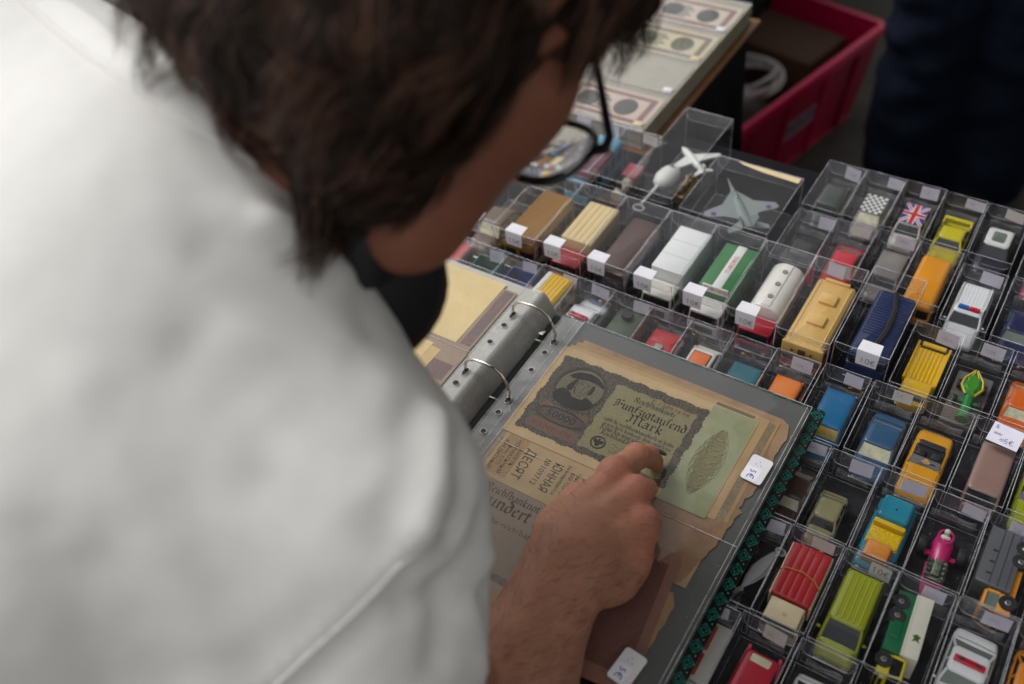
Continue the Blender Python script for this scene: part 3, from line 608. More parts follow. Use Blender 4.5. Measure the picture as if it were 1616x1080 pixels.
def tab_mesh(w_, h):
    q = (w_, h, random.randrange(5))
    if q not in TAB:
        b = MB(); r = random.Random(q[2]); n = 8; z0, z1 = h * .2, h * (.5 + r.uniform(-.06, .08)); x0, x1 = -w_ / 2 + r.uniform(1.5, 8), w_ / 2 - r.uniform(1.5, 8); rows = []
        for z, d in ((z0, -3.2), ((z0 + z1) / 2, -5.0 - r.uniform(0, 1.5)), (z1 - 1.5, -3.4), (z1, -2.2)): rows.append([(x0 + (x1 - x0) * i / n, d + .8 * math.sin(i * 1.1 + q[2]) , z + (.8 * math.sin(i * .9) if z == z1 else 0)) for i in range(n + 1)])
        b.loft(rows, cap=False, closed=False); TAB[q] = b.mesh('inner_tab', pvc_tab, 80)
    return TAB[q]
LAB = {}
def digit_strokes(b, txt, x, y, s, f):
    D = {'1': [[(0, .7), (.25, 1), (.2, 0)]], '0': [[(.3, 1), (.05, .75), (.05, .2), (.25, 0), (.5, .2), (.52, .75), (.3, 1)]], '€': [[(.7, .9), (.4, 1), (.15, .7), (.12, .3), (.35, 0), (.7, .12)], [(0, .6), (.5, .65)], [(0, .4), (.45, .44)]],
         '8': [[(.3, .5), (.05, .75), (.3, 1), (.5, .75), (.05, .25), (.3, 0), (.55, .25), (.3, .5)]], '5': [[(.5, 1), (.1, 1), (.08, .55), (.4, .6), (.5, .2), (.1, 0)]], '~': [[(0, .3), (.2, .8), (.3, .1), (.5, .9), (.6, .2), (.9, .6)]], ' ': []}
    cx = x
    for c in txt:
        for st in D[c]: b.add(*f([(cx + px * s, y + py * s) for px, py in st]))
        cx += .72 * s
def strokes_on(fn, w_):
    def f(pts):
        L = []; R = []; n = len(pts)
        for i in range(n):
            a = pts[max(0, i - 1)]; b = pts[min(n - 1, i + 1)]; tx, ty = b[0] - a[0], b[1] - a[1]; l = math.hypot(tx, ty) or 1
            L.append(fn(pts[i][0] - ty / l * w_, pts[i][1] + tx / l * w_)); R.append(fn(pts[i][0] + ty / l * w_, pts[i][1] - tx / l * w_))
        return L + R, [(i, i + 1, n + i + 1, n + i) for i in range(n - 1)]
    return f
def display_box(x0, y0, w_, l, h, label, lab='back', rot=0, z=.3, group=None, lx=.22):
    """lab: 'back' plain paper slip inside the rear wall; 'euro' slip with 10 €; 'fold' folded 10 € tag over the front edge"""
    big = h > 45
    s, e, f = box_meshes(w_, l, h, big)
    o = link('display_box', s, None, (x0 + w_ / 2, y0 + l / 2, z), (0, 0, rot)); tag(o, label, 'plastic box', group or 'clear plastic boxes holding toy cars')
    link('fold_edge', e, o); [link('tuck_flap', f_, o) for f_ in f]
    if not big: link('inner_tab', tab_mesh(w_, h), o, (0, l / 2, 0))
    y = l / 2; r = random.Random(int(x0 * 7 + y0 * 3))
    if lab == 'back' and r.random() < .14: lab = 'none'
    if lab in ('back', 'euro'):
        ww = r.uniform(16, 20); cx = w_ * lx + r.uniform(-5, 2.5); hh = r.uniform(10.5, 15); tl = r.uniform(-.16, .1)
        fn = lambda px, pz: (cx + px, y - 1.5 - (h - (h - 1 - hh + pz)) * .2, h - 1.2 - hh + pz + px * tl)
        b = MB(); vs = [fn(px, pz) for px in (-ww / 2, -ww / 6, ww / 6, ww / 2) for pz in (0, hh)]
        vs += [(a, b_ - .25, c) for a, b_, c in vs]
        b.add(vs, [(2 * i, 2 * i + 2, 2 * i + 3, 2 * i + 1) for i in range(3)] + [(8 + 2 * i, 8 + 2 * i + 1, 8 + 2 * i + 3, 8 + 2 * i + 2) for i in range(3)])
        b.build('paper_label', lilac if r.random() < .7 else paper('#cdc6bf', .08), o)
        if lab == 'back' and r.random() < .55:
            b = MB(); f2 = lambda px, pz: tuple(np.add(fn(px, pz), (0, -.35, 0))); digit_strokes(b, r.choice(('10€', '8€', '5€', '~~', '~8~')), -6, 4, r.uniform(3.5, 5.5), strokes_on(f2, .16)); b.build('handwriting', mat('faint pen', '#8f8a9c', .9, var=.2), o, smooth=0)
        if lab == 'euro':
            b = MB(); f2 = lambda px, pz: tuple(np.add(fn(px, pz), (0, -.35, 0))); digit_strokes(b, '10€', -6, 4, 6, strokes_on(f2, .3)); b.build('handwriting', pen, o, smooth=0)
    if lab == 'fold':
        cx = w_ * (lx - .5); ww = 20; y = -l / 2
        pr = [(y + 13, h + .5), (y + 1, h + .8), (y - .5, h + .3), (y - .8, h - 2), (y - 1.1, h - 17)]
        b = MB(); n = len(pr)
        vs = [(cx + sx * ww / 2 * (1 if 0 < i < n - 1 else .93), p[0], p[1]) for sx in (-1, 1) for i, p in enumerate(pr)]
        vs += [(a, b_ + .12, c - .15) for a, b_, c in vs]
        b.add(vs, [(i, n + i, n + i + 1, i + 1) for i in range(n - 1)] + [(2 * n + i, 2 * n + i + 1, 3 * n + i + 1, 3 * n + i) for i in range(n - 1)]); b.build('price_tag', white_lab, o, smooth=30)
        MB().rbox(-7.5, 7.5, -1.6, -.3, 1, 7, 1).build('brass_clip', gold, o, loc=(w_ * .08, -l / 2, 0)); MB().rbox(-4, 4, -2.2, -1.7, 2, 12, 1).build('clip_tongue', gold, o, loc=(w_ * .08, -l / 2, 0))
        b = MB(); fn = lambda px, pz: (cx + px, y - 1.25 - (15 - pz) * .02, h - 17 + pz); digit_strokes(b, '10€', -5.5, 3.5, 6.2, strokes_on(fn, .22)); b.build('handwriting', pen, o, smooth=0)
    if lab == 'note':
        ww, hh = 34, 24; b = MB(); fn = lambda px, py: (4 + px, y - 14 + py, h + .6 + .03 * (py + 5))
        q = [fn(a, c) for a, c in ((-13, -9), (12, -11), (14, 11), (-11, 13))]
        b.add(q + [(a, c, z_ - .2) for a, c, z_ in q], [(0, 1, 2, 3), (7, 6, 5, 4)]); b.build('paper_label', paper('#dcd8e6', .03), o)
        b = MB(); f2 = strokes_on(lambda px, py: tuple(np.add(fn(px, py), (0, 0, .15))), .25)
        digit_strokes(b, '8', -9, 6, 4.5, f2); digit_strokes(b, '~~', -9, -1, 4, f2); digit_strokes(b, '~5€', -3, -7, 5, f2); b.build('handwriting', ink('#4a458f'), o, smooth=0)
    return o

# ------------------------------------------------------------------ toys
tyre_m = mat('black rubber tyre', '#1b1b1c', .6, var=.1); hub_m = mat('steel hub', '#9a9a98', .3, metal=.9); glassd = mat('dark toy window', '#1d2225', .12, var=.1, coat=.5)
glass_amber = mat('amber toy window', '#b39a3e', .18, var=.3, scale=120, coat=.6); glass_silver = mat('milky toy window', '#c9c6a4', .15, var=.3, scale=90, coat=.7); glassg = mat('green grey toy window', '#69756c', .15, var=.15, coat=.5)
chr_m = mat('toy chrome', '#c8c4ba', .2, metal=1, var=.1); lamp_m = mat('headlight', '#e3dfd0', .2, coat=.5); blackp = plastic('#202022')
GL = {'dark': glassd, 'amber': glass_amber, 'silver': glass_silver, 'green': glassg}
WH = {}
def wheel_mesh(r, w_):
    if (r, w_) not in WH:
        b = MB(); rings = []
        for x, q in ((-w_ / 2, .8), (-w_ / 2, .95), (-w_ * .3, 1), (w_ * .3, 1), (w_ / 2, .95), (w_ / 2, .66), (w_ * .38, .62)):
            rings.append([(x, r * q * math.cos(2 * PI * k / 18), r * q * math.sin(2 * PI * k / 18)) for k in range(18)])
        b.loft(rings); b.c = 1
        hk = .6 if r < 6 else .34
        b.loft([[(w_ * .4, r * hk * math.cos(2 * PI * k / 14), r * hk * math.sin(2 * PI * k / 14)) for k in range(14)], [(w_ * .52, r * hk * .7 * math.cos(2 * PI * k / 14), r * hk * .7 * math.sin(2 * PI * k / 14)) for k in range(14)], [(w_ * .46, r * .2 * math.cos(2 * PI * k / 14), r * .2 * math.sin(2 * PI * k / 14)) for k in range(14)]])
        WH[(r, w_)] = b.mesh('wheel', [tyre_m, hub_m], 40)
    return WH[(r, w_)]
def wheels(root, L, W, r=5.2, ts=(.2, .8), w_=4.2):
    me = wheel_mesh(r, w_)
    for t in ts:
        for s in (-1, 1):
            link('wheel', me, root, (s * (W / 2 - w_ / 2 + .7), -L / 2 + t * L, r), (0, 0, 0 if s > 0 else PI))
def roundsec(w_, z0, z1, crown, y, rr=.18):
    h = z1 - z0
    pts = [(-w_ * .93, z0), (-w_, z0 + h * .25), (-w_, z0 + h * .6), (-w_ * (1 - rr * .35), z1 - h * .12), (-w_ * (1 - rr), z1), (-w_ * .4, z1 + crown * .8), (0, z1 + crown)]
    return [(x, y, z) for x, z in pts] + [(-x, y, z) for x, z in pts[-2::-1]]
def toy(name, label, cat, x, y, z=1.2, rz=0, rot=None): 
    o = empty(name, (x, y, z), rz, rot); tag(o, label, cat, None); return o
def car(name, label, x, y, c, L=66, W=29, H=20, a=.3, b=.42, cc=.74, d=.9, belt=.6, nose=.42, tail=.5, glass='dark', roof=None, rz=0, cat='toy car', open_=False, extra=None, wr=5.2, tw=.75, hood=None, base='#2a2a2c'):
    o = toy(name, label, cat, x, y, rz=rz); Y = lambda t: -L / 2 + t * L; p = paint(c); z0 = 3.4; hb = H * belt; hw = W / 2
    sec = [(0, .80, H * nose * .8), (.015, .88, H * nose), (.1, .97, H * nose + (hb - H * nose) * .5), (a, 1, hb), (.5, 1.0, hb + .2), (d, .99, hb), (.93 if d < .92 else (d + 1) / 2, .96, H * tail + (hb - H * tail) * .4), (.985, .9, H * tail), (1, .82, H * tail * .85)]
    m = MB(); m.loft([roundsec(hw * w_, z0, zt, .35 if 0 < t < 1 else .1, Y(t)) for t, w_, zt in sec]); m.build('body', p, o, smooth=50)
    MB().rbox(-hw * .86, hw * .86, Y(.03), Y(.97), 2.4, 4.2, 2).build('chassis', plastic(base), o)
    wheels(o, L, W, wr)
    # lamps, bumpers, bonnet seam
    hm = WH.setdefault('lamp', None) or MB().ell((0, 0, 0), (2.2, .9, 1.3), 10, 6).mesh('headlight', lamp_m); WH['lamp'] = hm
    for s in (-1, 1): link('headlight', hm, o, (s * hw * .62, Y(.008), H * nose * .72))
    MB().rbox(-hw * .85, hw * .85, Y(0) - 1.2, Y(0) + .8, 4.0, 5.8, .8).build('bumper', chr_m, o); MB().rbox(-hw * .85, hw * .85, Y(1) - .8, Y(1) + 1.1, 4.2, 6.0, .8).build('bumper', chr_m, o)
    sm = MB()
    sm.tube([(-hw * .78, Y(.06), H * nose + (hb - H * nose) * .3 + .35), (-hw * .8, Y(a - .02), hb - .05)], .22, 4); sm.tube([(hw * .78, Y(.06), H * nose + (hb - H * nose) * .3 + .35), (hw * .8, Y(a - .02), hb - .05)], .22, 4)
    if d < .92: sm.tube([(-hw * .8, Y(d + .025), hb + .1), (0, Y(d + .03), hb + .45), (hw * .8, Y(d + .025), hb + .1)], .2, 4)
    for s in (-1, 1): sm.tube([(s * (hw + .02), Y(.56), z0 + 1.5), (s * (hw + .02), Y(.56), hb - 1.5)], .25, 4)
    sm.build('panel_seam', plastic('#131313'), o)
    if open_:
        MB().rbox(-hw * .8, hw * .8, Y(a) + 1.5, Y(d) - 1.5, hb - 3.0, hb + .5, 3, .4).build('interior', blackp, o)
        for s in (-1, 1): MB().rbox(s * hw * .4 - 4, s * hw * .4 + 4, Y(.56), Y(.66), hb - 2, hb + 3.4, 2).build('seat', plastic('#26262a'), o)
        MB().rbox(-hw * .7, hw * .7, Y(.72), Y(.8), hb - 2, hb + 2.6, 2).build('seat', plastic('#26262a'), o)
        f = MB(); A = [(-hw * .84, Y(a) + 1, hb), (-hw * .74, Y(a) + 6.5, hb + 6), (hw * .74, Y(a) + 6.5, hb + 6), (hw * .84, Y(a) + 1, hb)]; f.tube(A, .7, 6); f.build('windscreen_frame', chr_m, o)
        MB().add(A, [(0, 1, 2, 3)]).build('windscreen', clear('toy windscreen', face=.12, haze=.12), o)
        st = MB(); st.tube([(hw * .4 + 2.6 * math.cos(k * PI / 6), Y(.47), hb + 1.5 + 2.6 * math.sin(k * PI / 6)) for k in range(12)], .4, 5, closed=True); st.build('steering_wheel', blackp, o)
    else:
        zb, zr = hb - .4, H - 1.3; q = [(-hw * .9, Y(a), zb), (hw * .9, Y(a), zb), (hw * .9, Y(d), zb), (-hw * .9, Y(d), zb)]; t_ = [(-hw * tw, Y(b), zr), (hw * tw, Y(b), zr), (hw * tw, Y(cc), zr), (-hw * tw, Y(cc), zr)]
        g = MB(); g.loft([q, t_]); g.build('window', GL[glass], o, smooth=0)
        rc = paint(roof) if roof else p
        m = MB(); rx = hw * tw + 1.0; y0, y1 = Y(b) - 1.0, Y(cc) + 1.0
        m.loft([[(x_, y_, H - 2.0) for x_, y_ in rrect(-rx, rx, y0, y1, 3.4)], [(x_, y_, H - .9) for x_, y_ in rrect(-rx + .3, rx - .3, y0 + .4, y1 - .4, 3.4)], [(x_, y_, H - .15) for x_, y_ in rrect(-rx + 2, rx - 2, y0 + 2, y1 - 2, 3)], [(x_, y_, H + .2) for x_, y_ in rrect(-rx + 5, rx - 5, y0 + 6, y1 - 6, 2.5)]])
        m.build('roof', rc, o, smooth=50)
        pl = MB()
        for (A, B) in zip(q, t_): pl.tube([A, tuple((Vector(A) + Vector(B)) / 2 + Vector((math.copysign(.25, A[0]), 0, 0))), B], 1.0, 6)
        for s in (-1, 1):
            k = .5; ym = Y(b) + (Y(cc) - Y(b)) * k; pl.tube([(s * hw * .9, ym, zb), (s * hw * tw, ym, zr)], .85, 6)
        pl.build('pillar', p, o)
    if extra: extra(o, L, W, H, Y, hw, hb)
    return o
def cab(o, x0, x1, y0, y1, H, c, glass='dark', low=.55):
    """truck cab facing -y"""
    p = paint(c); hw = (x1 - x0) / 2; l = y1 - y0
    MB().rbox(x0, x1, y0, y1, 3.5, H * low, 2.5, 1).build('cab', p, o)
    g = MB(); g.loft([[(x0 + 1, y0 + 1.2, H * low - .3), (x1 - 1, y0 + 1.2, H * low - .3), (x1 - 1, y1 - .6, H * low - .3), (x0 + 1, y1 - .6, H * low - .3)], [(x0 + 2.2, y0 + 3.4, H - 2), (x1 - 2.2, y0 + 3.4, H - 2), (x1 - 2.2, y1 - .8, H - 2), (x0 + 2.2, y1 - .8, H - 2)]]); g.build('window', GL[glass], o, smooth=0)
    pl = MB()
    for s, xx in ((1, x0), (-1, x1)):
        pl.tube([(xx + s * 1.2, y0 + 1.4, H * low), (xx + s * 2.3, y0 + 3.5, H - 2)], .9, 6); pl.tube([(xx + s * 1.2, y1 - 1.4, H * low), (xx + s * 2.2, y1 - 1.2, H - 2)], 1.3, 6)
    pl.build('pillar', p, o)
    MB().rbox(x0 + 1.2, x1 - 1.2, y0 + 2.4, y1, H - 2.2, H, 2.6, 1.6).build('cab_roof', p, o)
    MB().rbox(x0 + .5, x1 - .5, y0 - 1.2, y0 + 1, 3.5, 6, .8).build('bumper', chr_m, o)
    MB().rbox(x0 + 6, x1 - 6, y0 - .4, y0 + 1, 7, H * low - 2.5, .6).build('grille', blackp, o)
    for xx in (x0 + 3.4, x1 - 3.4): MB().cyl((xx, y0 + .6, 8), (xx, y0 - .5, 8), 1.7, 12).build('headlight', lamp_m, o)
def truck(name, label, x, y, cabc, L=70, W=30, H=24, cl=.28, kind='box', cargo='#ffffff', ch=None, rz=0, rot=None, z=1.2, cat='toy truck', glass='dark', low=.55, extra=None, wr=5.4, ts=(.16, .68, .85), chc='#2a2a2c', cz_=7.6):
    o = toy(name, label, cat, x, y, z, rz, rot); Y = lambda t: -L / 2 + t * L; hw = W / 2; ch = ch or H * 1.15
    cab(o, -hw * .94, hw * .94, Y(0), Y(cl), H, cabc, glass, low)
    MB().rbox(-hw * (.7 if cz_ <= 8 else .97), hw * (.7 if cz_ <= 8 else .97), Y(.02) if cz_ <= 8 else Y(cl) + .8, Y(.98), 3, cz_ - .1, 1).build('chassis', plastic(chc), o); wheels(o, L, W, wr, ts)
    y0, y1 = Y(cl) + 1.2, Y(1); p = paint(cargo)
    if kind in ('box', 'ribs', 'planks'):
        MB().rbox(-hw, hw, y0, y1, 7.6, ch, 1.8, .8).build('cargo_box', p, o)
        if kind == 'ribs':
            n = 8
            for i in range(n):
                xx = -hw + 2.2 + i * (W - 4.4) / (n - 1); MB().rbox(xx - 1.2, xx + 1.1, y0 + 1, y1 - 1, ch - .2, ch + .45, .8, .4).build('roof_rib', p, o)
        if kind == 'planks':
            n = 5
            for i in range(n):
                w1 = (W - 2) / n; xx = -hw + 1 + i * w1; MB().rbox(xx + .22, xx + w1 - .22, y0 + .8, y1 - .8, ch - .2, ch + .4 + (.15 if i % 2 else 0), .4, .3).build('roof_plank', p, o)
    if kind == 'tank':
        m = MB(); n = 20; rx, rz_ = hw * .96, (ch - 8) / 2; cz = 8 + rz_
        prof = lambda k, s: [(rx * s * math.copysign(abs(math.cos(2 * PI * i / n)) ** .8, math.cos(2 * PI * i / n)), k, cz + rz_ * s * math.copysign(abs(math.sin(2 * PI * i / n)) ** .8, math.sin(2 * PI * i / n))) for i in range(n)]
        m.loft([prof(y0, .86), prof(y0 + 1, .96), prof(y0 + 2.5, 1), prof(y1 - 2.5, 1), prof(y1 - 1, .96), prof(y1, .86)]); m.build('tank', p, o, smooth=50)
        MB().rbox(-4.6, 4.6, y0 + 2, y1 - 2, ch - .5, ch + .5, .8, .4).build('walkway', p, o)
        for i in range(3):
            yy = y0 + (y1 - y0) * (.22 + .28 * i); MB().cyl((0, yy, ch + .4), (0, yy, ch + 1.5), 2.9, 18, 2.6).build('hatch', mat('grey hatch', '#8c8d8e', .4, metal=.5), o)
    if kind == 'bed':
        MB().rbox(-hw, hw, y0, y1, cz_, cz_ + 2, 1, .3).build('bed_floor', p, o)
        for q in ((-hw, -hw + 1.6, y0, y1), (hw - 1.6, hw, y0, y1), (-hw + 1.65, hw - 1.65, y0, y0 + 1.5), (-hw + 1.65, hw - 1.65, y1 - 1.5, y1)): MB().rbox(*q, cz_ + 2.02, ch, .5, .3).build('bed_side', p, o)
    if extra: extra(o, L, W, H, Y, hw, ch, y0, y1)
    return o
def bar(o, x0, x1, y0, y1, z0, z1, c, name='light_bar', r=1): return MB().rbox(x0, x1, y0, y1, z0, z1, r, r * .7).build(name, mat('lamp ' + c, c, .2, coat=.6), o)
def bus(name, label, x, y, c, L=86, W=34, H=32, low=None, rz=0, z=1.2, glass='dark', cat='toy bus', roofz=None, extra=None, split=.42):
    o = toy(name, label, cat, x, y, z, rz); Y = lambda t: -L / 2 + t * L; hw = W / 2
    MB().rbox(-hw, hw, Y(0), Y(1), 3.4, H * split, 4, .6, 4).build('body', paint(low or c), o)
    g = MB(); g.loft([[(x_, y_, H * split) for x_, y_ in rrect(-hw + .8, hw - .8, Y(0) + .8, Y(1) - .8, 4, 4)], [(x_, y_, H * .78) for x_, y_ in rrect(-hw + 1.4, hw - 1.4, Y(0) + 2, Y(1) - 1.2, 4, 4)]]); g.build('window', GL[glass], o)
    pm = MB().rbox(-.9, .9, -.9, .9, H * split - .1, H * .78, .4).mesh('pillar', paint(c))
    for s in (-1, 1):
        for i in range(6): link('pillar', pm, o, (s * (hw - 1.1), Y(.05) + i * (L * .9) / 5, 0))
    for s in (-1, 1): link('pillar', pm, o, (s * 1, Y(0) + 1.6, 0))
    m = MB(); m.loft([[(x_, y_, z_) for x_, y_ in rrect(-hw + i, hw - i, Y(0) + i * 1.3, Y(1) - i, max(1, 5 - i), 4)] for z_, i in ((H * .77, .3), (H * .8, 0), (H * .9, .3), (H * .96, 1.4), (H, 4))]); m.build('roof', paint(c), o, smooth=50)
    wheels(o, L, W, 5.6, (.18, .8)); MB().rbox(-hw + 1, hw - 1, Y(0) - 1, Y(0) + 1, 4, 6.4, .8).build('bumper', chr_m, o)
    for s in (-1, 1): MB().cyl((s * hw * .66, Y(0) + .6, 9), (s * hw * .66, Y(0) - .4, 9), 1.8, 12).build('headlight', lamp_m, o)
    if extra: extra(o, L, W, H, Y, hw)
    return o
# ------------------------------------------------------------------ the boxes and what they hold (x, y: box corner in mm on the table)
def jit(k): return random.uniform(-k, k)
def cell(x0, y0, label, lab='back', w_=41.3, l=84.5, h=40, **k):
    dx, dy, r = jit(.4), jit(.6), jit(.012)
    if h == 40: h = random.choice((39.3, 40, 40.6))
    display_box(x0 + dx, y0 + dy, w_, l, h, label, lab, r, **k)
    return x0 + dx + w_ / 2, y0 + dy + l / 2
# --- row nearest the camera
x, y = cell(203.5, -136, 'clear box beside the binder cover with a white and red fire vehicle')
def fire_x(o, L, W, H, Y, hw, ch, y0, y1):
    for a, b in ((.36, .62), (.66, .96)): MB().rbox(-hw + 1.5, hw * .15, Y(a), Y(b), ch - .4, ch + .8, 1).build('deck_panel', paint('#b5432c'), o)
    MB().tube([(-hw * .1, Y(.3), ch + 1.6), (-hw * .1, Y(.6), ch + 2.2), (-hw * .1, Y(.96), ch + 1.6)], 1.0, 6).build('ladder_rail', mat('grey rail', '#8f9090', .4, metal=.5), o)
truck('toy_truck', 'white toy fire vehicle with red deck panels and a grey rail, beside the binder cover', x + 6, y, '#d8d4c8', L=74, W=25, H=20, kind='box', cargo='#d6d2c6', ch=17, extra=fire_x, glass='green')
x, y = cell(246, -135, 'clear box holding the red car with a cream window in its roof', l=85)
def red_hatch(o, L, W, H, Y, hw, hb):
    MB().rbox(-hw * .5, hw * .5, Y(.8), Y(.9), H - .8, H + .5, 1.5).build('roof_window', mat('cream window', '#c9c6a6', .3, coat=.3), o)
    for s in (-1, 1): MB().add([(s * hw * .92, Y(.99), hb), (s * hw * .92, Y(.78), hb), (s * hw * .84, Y(.98), H - 1), (s * hw * .70, Y(.99), hb), (s * hw * .70, Y(.78), hb), (s * hw * .7, Y(.98), H - 1)], [(0, 1, 2), (5, 4, 3), (0, 3, 4, 1), (1, 4, 5, 2), (2, 5, 3, 0)]).build('fin', paint('#b3152c'), o)
car('toy_car', 'crimson toy estate car with a cream rear roof window', x + 3, y - 5, '#b3152c', L=70, W=31, H=23, a=.24, b=.36, cc=.92, d=.98, extra=red_hatch, rz=-.03)
x, y = cell(290.5, -134, 'clear box at the bottom edge holding a plain white car', l=85)
car('toy_car', 'plain white toy saloon at the bottom edge, right of the crimson estate', x, y - 2, '#dedcd8', L=68, W=30, H=21, rz=.02)
# --- second row
x, y = cell(207.5, -46, 'clear box beside the binder cover with a white spidery motorcycle')
def motorcycle():
    o = toy('toy_motorcycle', 'white plastic toy motorcycle with looped handlebar and thin spokes', 'toy motorcycle', x + 9, y + 6, rz=-.28); wp_ = plastic('#c9c9cb')
    m = MB(); m.loft([[(a * q, yy, 10 + s_ * zz) for a, s_ in ((-1, 0), (-.7, .8), (0, 1), (.7, .8), (1, 0), (.7, -.8), (0, -1), (-.7, -.8))] for yy, q, zz in ((-18, 1.2, 1.5), (-8, 5, 4), (2, 7, 5), (12, 5.5, 5), (22, 3, 3), (27, 1, 1.5))]); m.build('body', wp_, o)
    MB().tube([(3 + 4 * math.cos(k * PI / 7), 26 + 3.2 * math.sin(k * PI / 7), 14) for k in range(14)], 1, 6, closed=True).build('handlebar', wp_, o)
    m = MB()
    for k in range(5): m.tube([(0, -16, 9), (-8 + 3.6 * k, -34 + abs(k - 2), 4)], .8, 5)
    m.tube([(-9, -33, 4), (0, -36, 3.5), (8, -33, 4)], 1, 6); m.build('spokes', wp_, o)
    for yy in (-27, 22): link('wheel', wheel_mesh(7, 3), o, (4, yy, 7))
motorcycle()
x, y = cell(249.5, -46.5, 'clear box holding the cream truck with red ribbed canopy and rubber band')
def band(o, L, W, H, Y, hw, ch, y0, y1):
    yy = (y0 + y1) / 2 - 3
    MB().tube([(-hw - .6, yy - 1, 8), (-hw - .5, yy, ch - 1), (-hw * .8, yy + 1.5, ch + 1.7), (0, yy + 3, ch + 2), (hw * .7, yy, ch + 1.8), (hw + .4, yy - 4, ch), (hw + .5, yy - 5, 8)], .55, 6).build('rubber_band', mat('rubber band', '#b8762c', .5), o)
    for s in (-1, 1): MB().rbox(s * (hw + .3) - .8, s * (hw + .3) + .8, y0, y1, 7.6, ch - 2, .6).build('side_wall', paint('#d8c7a0'), o)
    MB().rbox(-hw * .85, hw * .85, Y(0) + .3, Y(0) + 1.6, H * .58, H * .82, .5).build('windscreen', glassg, o)
    b = MB(); text_mb(b, '22', 3.4, 1, Y(.14), H + .05, .0); b.build('number', ink('#8a5a3a'), o, smooth=0)
truck('toy_truck', 'cream toy truck with a red ribbed canopy held by a rubber band', x, y, '#d8c7a0', L=74, W=31, H=25, cl=.3, kind='planks', cargo='#a81c20', ch=27, extra=band, glass='green')
x, y = cell(292.5, -46, 'clear box holding the lime green van, slip reading 10 €', 'euro', h=40)
def lime(o, L, W, H, Y, hw, hb):
    for i in range(5): MB().rbox(-hw * .56 + i * hw * .28 - .7, -hw * .56 + i * hw * .28 + .7, Y(.36), Y(.93), H - .2, H + .5, .6).build('roof_rib', paint('#98a017'), o)
    for s in (-1, 1): MB().ell((s * (hw + 1.8), Y(.27), hb + .6), (2, 1.4, 1.3), 10, 6).build('wing_mirror', paint('#98a017'), o)
car('toy_van', 'lime green toy van with ribbed roof and large dark windscreen', x, y - 1, '#98a017', L=73, W=31, H=29, a=.17, b=.34, cc=.96, d=.99, belt=.55, nose=.38, extra=lime, tw=.8, cat='toy van')
x, y = cell(335, -46, 'clear box holding a truck lying on its side, green and white')
def dump_x(o, L, W, H, Y, hw, ch, y0, y1):
    MB().rbox(-hw - .8, -hw + 2, Y(.42), Y(.62), 5.5, 12, .8).build('tool_box', paint('#0f6a40'), o)
    b = MB(); b.flat([(-3, 2), (0, 4), (3, 2), (1.5, 0), (3, -3), (0, -1.5), (-3, -3), (-1.5, 0)], 0); q = b.build('leaf_emblem', ink('#3d5c1e'), o, smooth=0); q.location = ((-hw - .05) * .001, Y(.5) * .001, (ch - 5) * .001); q.rotation_euler = (0, -PI / 2, 0)
truck('toy_truck', 'green, white and yellow toy tipper truck lying on its side, wheels showing', x - 17, y - 3, '#d2c31e', L=74, W=30, H=22, cl=.26, kind='bed', cargo='#dedac9', ch=28, cz_=15.5, rot=(0, PI / 2, .06), z=16.5, chc='#0f6a40', extra=dump_x, wr=6.4)
x, y = cell(378.5, -45, 'clear box at the lower right holding a white car with red roof bar')
def pol(c1, c2=None, at=.56):
    def f(o, L, W, H, Y, hw, hb):
        if c2:
            bar(o, -hw * .62, -.1, Y(at) - 2.2, Y(at) + 2.2, H + .1, H + 3, c1); bar(o, .1, hw * .62, Y(at) - 2.2, Y(at) + 2.2, H + .1, H + 3, c2)
        else:
            bar(o, -hw * .66, hw * .66, Y(at) - 2.6, Y(at) + 2.6, H + .1, H + 2.6, c1)
            for s in (-1, 1): MB().rbox(s * hw * .36 - 2, s * hw * .36 + 2, Y(at) - 1.2, Y(at) + 1.2, H + 2.5, H + 3, .5).build('lamp_base', blackp, o)
        for s in (-1, 1): MB().ell((s * (hw + 1.4), Y(.33), hb + .4), (1.8, 1.1, 1.1), 10, 6).build('wing_mirror', paint('#d8d8d6'), o)
    return f
car('toy_car', 'white toy saloon with a wide red roof light bar, lower right corner', x, y - 2, '#dcdedf', L=74, W=33, H=21, glass='green', a=.3, b=.43, cc=.7, d=.84, belt=.62, extra=pol('#c0152c'), rz=-.02)
x, y = cell(421, -44, 'clear box cut by the right edge holding a plain orange car')
car('toy_car', 'rounded orange toy car cut off by the right edge, by the red barred saloon', x, y + 6, '#d8841c', L=66, W=30, H=22)
